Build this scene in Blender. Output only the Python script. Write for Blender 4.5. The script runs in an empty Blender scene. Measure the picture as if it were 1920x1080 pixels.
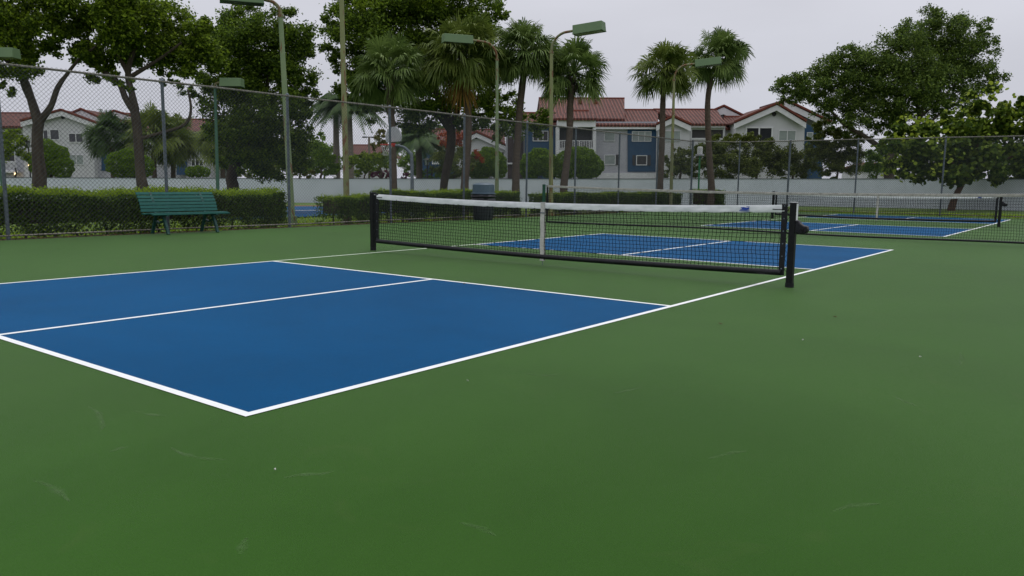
import bpy, math, random
import numpy as np
from mathutils import Vector, Matrix
S = bpy.context.scene
COL = S.collection
random.seed(7); RNG = np.random.default_rng(7)

# ------------------------------------------------------------------ camera, sky, sun, exposure
CAM = Vector((3.22130, -2.14166, 1.11982))
RT = Vector((0.79331605, 0.60868953, 0.01211191))
UP = Vector((-0.0895269, 0.09695772, 0.99125382))
FW = Vector((-0.60219148, 0.7874619, -0.1314122))
FL = 1489.085
cd = bpy.data.cameras.new('camera'); cam = bpy.data.objects.new('camera', cd); COL.objects.link(cam)
cd.sensor_fit = 'HORIZONTAL'; cd.sensor_width = 36.0; cd.lens = 36.0 * FL / 1920.0
cd.clip_start = 0.05; cd.clip_end = 3000
M3 = Matrix((RT, UP, -FW)).transposed()
cam.matrix_world = Matrix.Translation(CAM) @ M3.to_4x4()
S.camera = cam

SUN_EL, SUN_AZ = math.radians(62), math.radians(-20)      # azimuth measured from +Y towards +X
w = bpy.data.worlds.new('World'); S.world = w; w.use_nodes = True
nt = w.node_tree; nt.nodes.clear()
def nn(t, typ, **k):
    n = t.nodes.new(typ)
    for a, b in k.items(): setattr(n, a, b)
    return n
out = nn(nt, 'ShaderNodeOutputWorld'); bg = nn(nt, 'ShaderNodeBackground')
sky = nn(nt, 'ShaderNodeTexSky', sky_type='NISHITA', sun_disc=False, sun_elevation=SUN_EL, sun_rotation=SUN_AZ,
         air_density=1.0, dust_density=2.0)
tc = nn(nt, 'ShaderNodeTexCoord'); sp = nn(nt, 'ShaderNodeSeparateXYZ')
nt.links.new(tc.outputs['Generated'], sp.inputs[0])
ramp = nn(nt, 'ShaderNodeValToRGB')                         # overcast: the zenith is brighter than the horizon
ramp.color_ramp.elements[0].position = 0.0; ramp.color_ramp.elements[0].color = (5.9, 6.0, 6.8, 1)
ramp.color_ramp.elements[1].position = 1.0; ramp.color_ramp.elements[1].color = (11.5, 11.7, 12.3, 1)
e = ramp.color_ramp.elements.new(0.12); e.color = (5.95, 6.05, 6.7, 1)
e = ramp.color_ramp.elements.new(0.22); e.color = (6.75, 6.8, 7.45, 1)
e = ramp.color_ramp.elements.new(0.5); e.color = (9.0, 9.15, 9.7, 1)
nt.links.new(sp.outputs[2], ramp.inputs[0])
mp = nn(nt, 'ShaderNodeMapping'); mp.inputs['Scale'].default_value = (1, 1, 3.5)
no = nn(nt, 'ShaderNodeTexNoise'); no.inputs['Scale'].default_value = 2.2; no.inputs['Detail'].default_value = 5
nt.links.new(tc.outputs['Generated'], mp.inputs[0]); nt.links.new(mp.outputs[0], no.inputs[0])
mr = nn(nt, 'ShaderNodeMapRange'); mr.inputs['From Min'].default_value = .3; mr.inputs['From Max'].default_value = .7
mr.inputs['To Min'].default_value = .925; mr.inputs['To Max'].default_value = 1.06
nt.links.new(no.outputs[0], mr.inputs[0])
mul = nn(nt, 'ShaderNodeVectorMath', operation='SCALE')
nt.links.new(ramp.outputs[0], mul.inputs[0]); nt.links.new(mr.outputs[0], mul.inputs['Scale'])
mx = nn(nt, 'ShaderNodeMixRGB'); mx.inputs[0].default_value = 0.96
nt.links.new(sky.outputs[0], mx.inputs[1]); nt.links.new(mul.outputs[0], mx.inputs[2])
nt.links.new(mx.outputs[0], bg.inputs[0]); bg.inputs[1].default_value = 0.10
nt.links.new(bg.outputs[0], out.inputs[0])

sl = bpy.data.lights.new('sun', 'SUN'); so = bpy.data.objects.new('sun', sl); COL.objects.link(so)
sl.energy = 0.8; sl.angle = math.radians(25); sl.color = (1.0, .97, .92)
sd = Vector((math.sin(SUN_AZ) * math.cos(SUN_EL), math.cos(SUN_AZ) * math.cos(SUN_EL), math.sin(SUN_EL)))
so.rotation_euler = sd.to_track_quat('Z', 'Y').to_euler()
S.view_settings.view_transform = 'Standard'; S.view_settings.look = 'None'
S.view_settings.gamma = 1; S.view_settings.exposure = 0.0
S.view_settings.use_curve_mapping = False

# ------------------------------------------------------------------ helpers
def ray(px, py): return FW + RT * ((px - 960) / FL) - UP * ((py - 540) / FL)
def at(px, py, D): return CAM + ray(px, py) * D
def G(x, y): return .0115 * x - .0011 * y                 # the natural ground around the slightly drained court
def gnd(px, py):                                          # pixel -> outside ground
    d = ray(px, py); t = (G(CAM.x, CAM.y) - CAM.z) / (d.z - G(d.x, d.y)); return CAM + d * t
def base(px, D):                                          # ground point under column px at distance D
    p = at(px, 345, D); return Vector((p.x, p.y, min(G(p.x, p.y), -.06)))

class MB:
    def __init__(s): s.v = []; s.f = []
    def add(s, vs, fs):
        o = len(s.v); s.v += [tuple(v) for v in vs]; s.f += [tuple(i + o for i in f) for f in fs]
    def box(s, c, size, rz=0, R=None):
        c = Vector(c); hx, hy, hz = (a / 2 for a in size)
        R = R or Matrix.Rotation(rz, 3, 'Z')
        vs = [c + R @ Vector((x * hx, y * hy, z * hz)) for z in (-1, 1) for y in (-1, 1) for x in (-1, 1)]
        s.add(vs, [(0, 2, 3, 1), (4, 5, 7, 6), (0, 1, 5, 4), (2, 6, 7, 3), (0, 4, 6, 2), (1, 3, 7, 5)])
    def b2(s, x0, x1, y0, y1, z0, z1): s.box(((x0 + x1) / 2, (y0 + y1) / 2, (z0 + z1) / 2), (abs(x1 - x0), abs(y1 - y0), abs(z1 - z0)))
    def bar(s, a, b, t, u=None):                          # square bar from a to b
        a, b = Vector(a), Vector(b); d = (b - a).normalized()
        r = d.cross(Vector((0, 0, 1)) if abs(d.z) < .95 else Vector((1, 0, 0))).normalized(); q = d.cross(r)
        if u is None: u = t
        vs = [p + r * x * t / 2 + q * y * u / 2 for p in (a, b) for x, y in ((-1, -1), (1, -1), (1, 1), (-1, 1))]
        s.add(vs, [(0, 1, 5, 4), (1, 2, 6, 5), (2, 3, 7, 6), (3, 0, 4, 7), (3, 2, 1, 0), (4, 5, 6, 7)])
    def tube(s, pts, rad, n=8, cap=True):
        pts = [Vector(p) for p in pts]
        if not hasattr(rad, '__len__'): rad = [rad] * len(pts)
        rings = []; prev = None
        for i, p in enumerate(pts):
            d = (pts[min(i + 1, len(pts) - 1)] - pts[max(i - 1, 0)]).normalized()
            if prev is None: r = d.cross(Vector((0, 0, 1)) if abs(d.z) < .9 else Vector((1, 0, 0))).normalized()
            else: r = (prev - d * prev.dot(d)).normalized()
            prev = r; q = d.cross(r)
            rings.append([p + (r * math.cos(2 * math.pi * k / n) + q * math.sin(2 * math.pi * k / n)) * rad[i] for k in range(n)])
        vs = [v for rg in rings for v in rg]; fs = []
        for i in range(len(pts) - 1):
            for k in range(n): fs.append((i * n + k, i * n + (k + 1) % n, (i + 1) * n + (k + 1) % n, (i + 1) * n + k))
        if cap: fs += [tuple(reversed(range(n))), tuple(range((len(pts) - 1) * n, len(pts) * n))]
        s.add(vs, fs)
    def prism(s, poly, ext):                              # polygon extruded by a vector
        poly = [Vector(p) for p in poly]; e = Vector(ext); n = len(poly)
        vs = poly + [p + e for p in poly]
        s.add(vs, [tuple(range(n)), tuple(reversed(range(n, 2 * n)))] + [(i, n + i, n + (i + 1) % n, (i + 1) % n) for i in range(n)])
    def build(s, name, m, parent=None, smooth=False, bevel=0):
        me = bpy.data.meshes.new(name); me.from_pydata(s.v, [], s.f); me.validate(); me.update()
        import bmesh
        bm = bmesh.new(); bm.from_mesh(me); bmesh.ops.recalc_face_normals(bm, faces=bm.faces)
        if smooth:
            for f in bm.faces: f.smooth = True
        bm.to_mesh(me); bm.free()
        me.materials.append(m)
        o = bpy.data.objects.new(name, me); COL.objects.link(o)
        if smooth:
            md = o.modifiers.new('e', 'EDGE_SPLIT'); md.split_angle = math.radians(45)
        if bevel:
            md = o.modifiers.new('b', 'BEVEL'); md.width = bevel; md.segments = 2; md.limit_method = 'ANGLE'
        if parent: o.parent = parent
        return o
def tag(o, label=None, cat=None, group=None, kind=None):
    if label: o['label'] = label
    if cat: o['category'] = cat
    if group: o['group'] = group
    if kind: o['kind'] = kind
    return o
def empty(name, loc=(0, 0, 0), rz=0, label=None, cat=None, group=None, M=None):
    o = bpy.data.objects.new(name, None); COL.objects.link(o); o.empty_display_size = .2
    if M is not None: o.matrix_world = M
    else: o.location = loc; o.rotation_euler = (0, 0, rz)
    return tag(o, label, cat, group)
def keep(root, *obs):                                     # parent objects built in world space under a moved root
    mi = (Matrix.LocRotScale(root.location, root.rotation_euler, root.scale)).inverted()
    for o in obs: o.parent = root; o.matrix_parent_inverse = mi

def mat(name, c1, c2=None, scale=3.0, rough=.7, bump=0, bscale=None, spec=.4, detail=6, metal=0, lo=.35, hi=.65, stretch=(1, 1, 1), coord='Object', fine=None):
    m = bpy.data.materials.new(name); m.use_nodes = True; t = m.node_tree; b = t.nodes['Principled BSDF']
    b.inputs['Roughness'].default_value = rough; b.inputs['Specular IOR Level'].default_value = spec
    b.inputs['Metallic'].default_value = metal
    tcn = nn(t, 'ShaderNodeTexCoord'); mpn = nn(t, 'ShaderNodeMapping'); mpn.inputs['Scale'].default_value = stretch
    t.links.new(tcn.outputs[coord], mpn.inputs[0])
    c2 = c2 or tuple(min(1, x * .82) for x in c1)
    n = nn(t, 'ShaderNodeTexNoise'); n.inputs['Scale'].default_value = scale; n.inputs['Detail'].default_value = detail
    n.inputs['Roughness'].default_value = .6
    t.links.new(mpn.outputs[0], n.inputs[0])
    r = nn(t, 'ShaderNodeValToRGB'); r.color_ramp.elements[0].position = lo; r.color_ramp.elements[1].position = hi
    r.color_ramp.elements[0].color = (*c1, 1); r.color_ramp.elements[1].color = (*c2, 1)
    t.links.new(n.outputs[0], r.inputs[0]); t.links.new(r.outputs[0], b.inputs['Base Color'])
    if bump:
        n2 = nn(t, 'ShaderNodeTexNoise'); n2.inputs['Scale'].default_value = bscale or scale * 6; n2.inputs['Detail'].default_value = 4
        t.links.new(mpn.outputs[0], n2.inputs[0])
        bp = nn(t, 'ShaderNodeBump'); bp.inputs['Strength'].default_value = bump; bp.inputs['Distance'].default_value = .02
        t.links.new(n2.outputs[0], bp.inputs['Height']); t.links.new(bp.outputs[0], b.inputs['Normal'])
    return m
def leafmat(name, dark, light, trans=.25, rough=.55):
    m = bpy.data.materials.new(name); m.use_nodes = True; t = m.node_tree; b = t.nodes['Principled BSDF']
    b.inputs['Roughness'].default_value = rough; b.inputs['Specular IOR Level'].default_value = .15
    a = nn(t, 'ShaderNodeAttribute', attribute_name='v')
    r = nn(t, 'ShaderNodeValToRGB'); r.color_ramp.elements[0].color = (*dark, 1); r.color_ramp.elements[1].color = (*light, 1)
    t.links.new(a.outputs['Fac'], r.inputs[0]); t.links.new(r.outputs[0], b.inputs['Base Color'])
    tr = nn(t, 'ShaderNodeBsdfTranslucent'); t.links.new(r.outputs[0], tr.inputs[0])
    ms = nn(t, 'ShaderNodeMixShader'); ms.inputs[0].default_value = trans
    o = t.nodes['Material Output']
    t.links.new(b.outputs[0], ms.inputs[1]); t.links.new(tr.outputs[0], ms.inputs[2]); t.links.new(ms.outputs[0], o.inputs[0])
    return m
def npmesh(name, V, F, vals, m, parent=None):             # V (n,3), F (k,4) quads
    me = bpy.data.meshes.new(name); me.vertices.add(len(V)); me.vertices.foreach_set('co', V.astype(np.float32).ravel())
    k = F.shape[1]; me.loops.add(F.size); me.loops.foreach_set('vertex_index', F.astype(np.int32).ravel())
    me.polygons.add(len(F)); me.polygons.foreach_set('loop_start', np.arange(0, F.size, k, dtype=np.int32))
    me.update(calc_edges=True)
    if vals is not None:
        a = me.attributes.new('v', 'FLOAT', 'FACE'); a.data.foreach_set('value', vals.astype(np.float32))
    me.materials.append(m)
    o = bpy.data.objects.new(name, me); COL.objects.link(o)
    if parent: o.parent = parent
    return o
def leaves(C, size, asp=.55, flat=0.0, k=4):              # many leaf faces at centres C
    n = len(C); s = size * RNG.uniform(.7, 1.3, n)[:, None]
    d = RNG.normal(size=(n, 3)); d[:, 2] *= (1 - flat); d /= np.linalg.norm(d, axis=1)[:, None]
    e = RNG.normal(size=(n, 3)); e = np.cross(d, e); e /= np.linalg.norm(e, axis=1)[:, None]
    if k == 4:
        V = np.stack([C + d * s * .5, C + e * s * asp * .5, C - d * s * .5, C - e * s * asp * .5], 1)
    else:
        V = np.stack([C + (d * math.cos(a) + e * asp * math.sin(a)) * s * .5 for a in np.linspace(0, 2 * math.pi, k, endpoint=False)], 1)
    return V.reshape(-1, 3), np.arange(n * k).reshape(n, k)
def crown_pts(blobs, D, leaf, K=2.4, clump=.26, sq=.85):
    out = []
    for bl in blobs:
        px, py, r = bl[:3]; dD = bl[3] if len(bl) > 3 else random.uniform(-1.2, 1.2)
        c = np.array(at(px, py, D + dD)); R = r * D / FL
        R *= 1.2; n = max(30, int(2.1 * K * math.pi * R * R / (leaf * leaf * .3)))
        nc = max(6, int(9 * (R / .9) ** 1.3) + 4)
        u = RNG.normal(size=(nc, 3)); u /= np.linalg.norm(u, axis=1)[:, None]
        cc = c + u * (R * RNG.uniform(.35, 1.02, nc) ** .6)[:, None] * np.array([1, 1, sq])
        idx = RNG.integers(0, nc, n)
        cr = R * clump * RNG.uniform(.6, 1.35, nc)
        g = RNG.normal(size=(n, 3)) * np.array([1, 1, .75])
        out.append(cc[idx] + g * (cr[idx] * .62)[:, None])
    return np.concatenate(out)

def smooth(P, R, n=5, wob=.0):
    if len(P) < 3: return P, R
    op, orr = [], []
    for i in range(len(P) - 1):
        p0, p1, p2, p3 = P[max(i - 1, 0)], P[i], P[i + 1], P[min(i + 2, len(P) - 1)]
        for k in range(n):
            t = k / n
            op.append(.5 * ((2 * p1) + (p2 - p0) * t + (2 * p0 - 5 * p1 + 4 * p2 - p3) * t * t + (3 * p1 - p0 - 3 * p2 + p3) * t ** 3))
            orr.append(R[i] + (R[i + 1] - R[i]) * t)
    op.append(P[-1]); orr.append(R[-1])
    return op, orr
# ------------------------------------------------------------------ materials
def court_mat(name, a, b_, c):
    m = mat(name, a, b_, scale=.55, rough=.55, bump=.25, bscale=260, spec=.03, lo=.3, hi=.72, detail=5)
    t = m.node_tree; b = t.nodes['Principled BSDF']
    base_link = b.inputs['Base Color'].links[0].from_socket
    tcn = nn(t, 'ShaderNodeTexCoord')
    n = nn(t, 'ShaderNodeTexNoise'); n.inputs['Scale'].default_value = 2.3; n.inputs['Detail'].default_value = 8; n.inputs['Distortion'].default_value = 1.2
    t.links.new(tcn.outputs['Object'], n.inputs[0])
    r = nn(t, 'ShaderNodeValToRGB'); r.color_ramp.elements[0].position = .62; r.color_ramp.elements[0].color = (0, 0, 0, 1)
    r.color_ramp.elements[1].position = .8; r.color_ramp.elements[1].color = (.5, .5, .5, 1)
    t.links.new(n.outputs[0], r.inputs[0])
    mx_ = nn(t, 'ShaderNodeMixRGB'); t.links.new(r.outputs[0], mx_.inputs[0]); t.links.new(base_link, mx_.inputs[1]); mx_.inputs[2].default_value = (*c, 1)
    # broad worn, dusty patches
    v = nn(t, 'ShaderNodeTexNoise'); v.inputs['Scale'].default_value = .22; v.inputs['Detail'].default_value = 9; v.inputs['Roughness'].default_value = .68; v.inputs['Distortion'].default_value = .6
    t.links.new(tcn.outputs['Object'], v.inputs[0])
    r2 = nn(t, 'ShaderNodeMapRange'); r2.inputs['From Min'].default_value = .35; r2.inputs['From Max'].default_value = .65; r2.inputs['To Min'].default_value = .86; r2.inputs['To Max'].default_value = 1.14
    t.links.new(v.outputs[0], r2.inputs[0])
    mx2 = nn(t, 'ShaderNodeVectorMath', operation='SCALE'); t.links.new(mx_.outputs[0], mx2.inputs[0]); t.links.new(r2.outputs[0], mx2.inputs['Scale'])
    # fine grain of the acrylic
    g = nn(t, 'ShaderNodeTexNoise'); g.inputs['Scale'].default_value = 140; g.inputs['Detail'].default_value = 3
    t.links.new(tcn.outputs['Object'], g.inputs[0])
    gr = nn(t, 'ShaderNodeMapRange'); gr.inputs['To Min'].default_value = .74; gr.inputs['To Max'].default_value = 1.26
    t.links.new(g.outputs[0], gr.inputs[0])
    sc = nn(t, 'ShaderNodeVectorMath', operation='SCALE'); t.links.new(mx2.outputs[0], sc.inputs[0]); t.links.new(gr.outputs[0], sc.inputs['Scale'])
    t.links.new(sc.outputs[0], b.inputs['Base Color'])
    return m
m_green = court_mat('court_green', (.036, .098, .0145), (.030, .088, .012), (.052, .102, .022))
m_green.node_tree.nodes['Principled BSDF'].inputs['Sheen Weight'].default_value = .26
m_green.node_tree.nodes['Principled BSDF'].inputs['Sheen Roughness'].default_value = .18
m_green.node_tree.nodes['Principled BSDF'].inputs['Sheen Tint'].default_value = (.85, 1, .7, 1)
m_blue = court_mat('court_blue', (.0012, .071, .192), (.001, .064, .172), (.003, .079, .205))
m_line = mat('line_paint', (.86, .87, .88), (.78, .80, .80), scale=9, rough=.6)
m_line2 = mat('line_paint_pale', (.68, .78, .62), (.60, .70, .55), scale=9, rough=.6)
m_grass = mat('grass', (.055, .11, .012), (.10, .155, .018), scale=2.5, rough=.9, bump=.8, bscale=40, lo=.35, hi=.7)
m_soil = mat('soil', (.085, .055, .03), (.035, .026, .018), scale=9, rough=.95, bump=1, bscale=50)
m_galv = mat('galvanised_steel', (.16, .19, .22), (.10, .12, .14), scale=14, rough=.5, metal=.4)
m_rail = mat('weathered_rail', (.26, .25, .21), (.14, .12, .09), scale=10, rough=.6, metal=.2)
m_wire = mat('fence_wire', (.060, .070, .078), (.035, .042, .048), scale=5, rough=.5, metal=.3)
m_black = mat('black_powder_coat', (.006, .0065, .007), (.010, .011, .012), scale=20, rough=.5, spec=.2)
m_vinyl = mat('black_vinyl', (.008, .008, .010), (.014, .014, .018), scale=12, rough=.42, bump=.3, spec=.25)
m_net = mat('black_net_cord', (.006, .008, .008), rough=.8, spec=.1)
m_tape = mat('white_vinyl_tape', (.82, .83, .84), (.72, .73, .75), scale=7, rough=.55, bump=.3, bscale=18)
m_tapeold = mat('old_canvas_tape', (.46, .44, .40), (.30, .29, .26), scale=16, rough=.85, bump=.5)
m_strap = mat('webbing_strap', (.58, .56, .52), (.46, .45, .42), scale=30, rough=.8, bump=.3)
m_bluelogo = mat('blue_print', (.02, .06, .36), rough=.5)
m_greenpost = mat('green_painted_steel', (.008, .075, .038), (.012, .06, .035), scale=10, rough=.45)
m_bench = mat('green_painted_slats', (.022, .128, .108), (.014, .092, .080), scale=8, rough=.5, spec=.25, stretch=(6, 1, 6))
m_iron = mat('dark_green_iron', (.014, .075, .062), (.01, .05, .045), scale=9, rough=.5)
m_wall = mat('white_rendered_wall', (.56, .60, .66), (.49, .53, .585), scale=.6, rough=.85, bump=.2, bscale=20)
m_wcap = mat('wall_cap', (.10, .12, .14), (.06, .07, .08), scale=3, rough=.8)
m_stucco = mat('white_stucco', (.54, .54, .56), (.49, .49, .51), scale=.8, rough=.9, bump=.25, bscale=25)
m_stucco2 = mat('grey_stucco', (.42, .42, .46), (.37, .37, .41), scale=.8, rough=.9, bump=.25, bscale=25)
m_trim = mat('white_trim', (.66, .66, .68), (.58, .58, .60), scale=2, rough=.7)
m_bluewall = mat('blue_painted_stucco', (.026, .072, .145), (.023, .062, .125), scale=1, rough=.85, bump=.2, bscale=25)
m_glass = mat('dark_window_glass', (.02, .022, .028), (.035, .035, .04), scale=1, rough=.12, spec=.6)
m_blind = mat('window_with_blind', (.30, .34, .32), (.22, .25, .25), scale=1, rough=.3)
m_screen = mat('insect_screen', (.035, .033, .038), (.05, .048, .052), scale=1.5, rough=.7)
m_brownscreen = mat('brown_stair_screen', (.05, .035, .035), (.035, .026, .028), scale=1, rough=.8)
m_bark = mat('oak_bark', (.036, .027, .019), (.07, .056, .04), scale=6, rough=.95, bump=1, bscale=18, stretch=(1, 1, .35))
m_barkd = mat('dark_bark', (.035, .026, .020), (.065, .05, .036), scale=6, rough=.95, bump=1, bscale=18, stretch=(1, 1, .35))
m_palmbark = mat('palm_bark', (.115, .085, .062), (.065, .05, .036), scale=9, rough=.95, bump=1, bscale=14, stretch=(.6, .6, 3))
m_greybark = mat('royal_palm_bark', (.20, .17, .14), (.13, .11, .09), scale=5, rough=.9, bump=.6, stretch=(.4, .4, 3))
m_redbark = mat('reddish_bark', (.115, .06, .035), (.06, .035, .022), scale=5, rough=.9, bump=.8)
m_binbody = mat('dark_bin_body', (.022, .026, .032), (.03, .035, .04), scale=6, rough=.5)
m_binlid = mat('blue_grey_plastic', (.075, .115, .155), (.06, .095, .13), scale=5, rough=.45)
m_bag = mat('black_plastic_bag', (.010, .010, .013), (.02, .02, .026), scale=9, rough=.3, bump=1, bscale=16)
m_board = mat('weathered_white_board', (.46, .47, .50), (.36, .37, .40), scale=4, rough=.6)
m_rim = mat('red_rim', (.6, .05, .03), (.5, .04, .03), scale=5, rough=.5)
m_netw = mat('white_cord', (.6, .6, .6), rough=.8)
m_leafbit = mat('dry_leaf', (.09, .05, .02), (.14, .09, .03), scale=30, rough=.8)
m_chip = mat('pale_chip', (.6, .6, .55), rough=.8)
m_globe = mat('white_globe', (.7, .7, .7), rough=.4)
m_darkiron = mat('dark_lantern_iron', (.02, .02, .022), rough=.5)
m_carp = mat('car_paint', (.05, .07, .11), rough=.25, spec=.6)

def rustpaint(name, a, b, amount=.60):
    m = mat(name, a, b, scale=3, rough=.6, bump=.1)
    t = m.node_tree; bs = t.nodes['Principled BSDF']; src = bs.inputs['Base Color'].links[0].from_socket
    tcn = nn(t, 'ShaderNodeTexCoord'); mpn = nn(t, 'ShaderNodeMapping'); mpn.inputs['Scale'].default_value = (5, 5, 1.1)
    n = nn(t, 'ShaderNodeTexNoise'); n.inputs['Scale'].default_value = 1.6; n.inputs['Detail'].default_value = 8; n.inputs['Roughness'].default_value = .65
    t.links.new(tcn.outputs['Object'], mpn.inputs[0]); t.links.new(mpn.outputs[0], n.inputs[0])
    r = nn(t, 'ShaderNodeValToRGB'); r.color_ramp.elements[0].position = amount - .03; r.color_ramp.elements[1].position = amount + .04
    r.color_ramp.elements[0].color = (0, 0, 0, 1)
    t.links.new(n.outputs[0], r.inputs[0])
    mx_ = nn(t, 'ShaderNodeMixRGB'); t.links.new(r.outputs[0], mx_.inputs[0]); t.links.new(src, mx_.inputs[1]); mx_.inputs[2].default_value = (.15, .062, .024, 1)
    t.links.new(mx_.outputs[0], bs.inputs['Base Color'])
    return m
m_pole = rustpaint('rusty_pale_green_paint', (.175, .235, .115), (.15, .21, .10), .60)
m_polerusty = rustpaint('rusty_olive_paint', (.20, .215, .085), (.17, .19, .075), .565)
m_poleclean = rustpaint('green_paint', (.045, .13, .075), (.04, .115, .07), .72)
m_head = rustpaint('lamp_head_green', (.135, .21, .10), (.12, .19, .095), .70)
m_arm = rustpaint('rusty_arm', (.19, .20, .10), (.17, .17, .08), .50)
m_lens = mat('lamp_lens', (.10, .10, .12), (.05, .05, .06), scale=6, rough=.2)

def tile_mat(name, axis='X', a=(.158, .054, .040), b=(.105, .038, .030), period=.34):
    m = mat(name, a, b, scale=.7, rough=.8, lo=.35, hi=.7)
    t = m.node_tree; bs = t.nodes['Principled BSDF']; src = bs.inputs['Base Color'].links[0].from_socket
    tcn = nn(t, 'ShaderNodeTexCoord')
    wv = nn(t, 'ShaderNodeTexWave', wave_type='BANDS', bands_direction=axis, wave_profile='SIN'); wv.inputs['Scale'].default_value = .314 / period
    wv.inputs['Distortion'].default_value = .35; wv.inputs['Detail'].default_value = 1; wv.inputs['Detail Scale'].default_value = 2
    t.links.new(tcn.outputs['Object'], wv.inputs[0])
    bp = nn(t, 'ShaderNodeBump'); bp.inputs['Strength'].default_value = 1; bp.inputs['Distance'].default_value = .12
    t.links.new(wv.outputs[0], bp.inputs['Height']); t.links.new(bp.outputs[0], bs.inputs['Normal'])
    mrn = nn(t, 'ShaderNodeMapRange'); mrn.inputs['To Min'].default_value = .45; mrn.inputs['To Max'].default_value = 1.25
    t.links.new(wv.outputs[0], mrn.inputs[0])
    # horizontal courses
    n = nn(t, 'ShaderNodeTexNoise'); n.inputs['Scale'].default_value = 3.2; n.inputs['Detail'].default_value = 3
    t.links.new(tcn.outputs['Object'], n.inputs[0])
    m2 = nn(t, 'ShaderNodeMapRange'); m2.inputs['From Min'].default_value = .3; m2.inputs['From Max'].default_value = .7; m2.inputs['To Min'].default_value = .8; m2.inputs['To Max'].default_value = 1.25
    t.links.new(n.outputs[0], m2.inputs[0])
    mm = nn(t, 'ShaderNodeMath', operation='MULTIPLY'); t.links.new(mrn.outputs[0], mm.inputs[0]); t.links.new(m2.outputs[0], mm.inputs[1])
    sc = nn(t, 'ShaderNodeVectorMath', operation='SCALE'); t.links.new(src, sc.inputs[0]); t.links.new(mm.outputs[0], sc.inputs['Scale'])
    t.links.new(sc.outputs[0], bs.inputs['Base Color'])
    return m
m_tile = tile_mat('red_barrel_tiles'); m_tiley = tile_mat('red_barrel_tiles_side', 'Y')
m_verge = mat('red_verge_tiles', (.19, .048, .028), (.12, .03, .02), scale=3, rough=.8)

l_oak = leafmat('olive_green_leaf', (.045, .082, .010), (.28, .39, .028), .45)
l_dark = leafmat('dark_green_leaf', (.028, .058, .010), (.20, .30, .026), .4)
l_fine = leafmat('fine_dark_leaf', (.030, .060, .015), (.19, .27, .045), .4)
l_grape = leafmat('round_broad_leaf', (.030, .064, .010), (.21, .29, .035), .35)
l_hedge = leafmat('hedge_leaf', (.028, .060, .008), (.12, .20, .020), .3)
l_hedget = leafmat('hedge_fresh_leaf', (.13, .21, .012), (.30, .42, .025), .4)
l_bush = leafmat('clipped_bush_leaf', (.055, .115, .009), (.20, .32, .024), .35)
l_palm = leafmat('fan_palm_leaf', (.040, .078, .018), (.185, .26, .065), .25, .45)
l_palmy = leafmat('yellowing_palm_leaf', (.042, .076, .016), (.185, .235, .045), .25, .45)
l_dead = leafmat('dead_orange_frond', (.12, .07, .018), (.26, .15, .03), .2, .8)
l_thick = leafmat('brownish_scrub_leaf', (.045, .064, .014), (.18, .22, .045), .35)
l_red = leafmat('red_orange_leaf', (.22, .04, .015), (.36, .09, .02), .3)
l_queen = leafmat('feather_palm_leaf', (.026, .055, .020), (.09, .15, .042), .25)
l_yellow = leafmat('yellow_green_leaf', (.085, .085, .015), (.20, .18, .03), .3)
l_magenta = leafmat('magenta_leaf', (.06, .012, .03), (.16, .03, .07), .3)
l_pinkish = leafmat('pinkish_leaf', (.20, .11, .07), (.32, .17, .10), .2)
# ------------------------------------------------------------------ ground
def sheet(name, pts, z, m, label=None, kind='structure'):
    mb = MB(); mb.add([(x, y, z if not callable(z) else z(x, y)) for x, y in pts], [tuple(range(len(pts)))])
    o = mb.build(name, m); o['kind'] = kind
    return o
def ground():
    xs = np.concatenate([np.linspace(-900, -80, 12), np.linspace(-76, 60, 69), np.linspace(70, 600, 8)])
    ys = np.concatenate([np.linspace(-400, -20, 6), np.linspace(-16, 110, 64), np.linspace(120, 1200, 14)])
    mb = MB(); nx, ny = len(xs), len(ys)
    for y in ys:
        for x in xs:
            mb.v.append((x, y, min(G(x, y), -.06) - .02 + (.012 * math.sin(x * 1.7) * math.cos(y * 1.3) if abs(x) < 80 else 0)))
    mb.f = [(j * nx + i, j * nx + i + 1, (j + 1) * nx + i + 1, (j + 1) * nx + i) for j in range(ny - 1) for i in range(nx - 1)]
    o = mb.build('ground', m_grass); o['kind'] = 'structure'
ground()
XF = -12.75
court = [(-12.45, -14), (12, -14), (12, 33.6), (-10.9, 33.6), (-12.45, 31.9)]
mb = MB(); mb.prism([(x, y, -.25) for x, y in court], (0, 0, .25)); o = mb.build('court_surface', m_green); o['kind'] = 'structure'
sheet('soil_strip', [(-13.45, -14), (-12.44, -14), (-12.44, 31.95), (-10.85, 33.58), (12, 33.58), (12, 34.5), (-11.3, 34.5), (-13.45, 32.4)], -.045, m_soil)
W_, H_ = 6.096, 13.411
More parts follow.
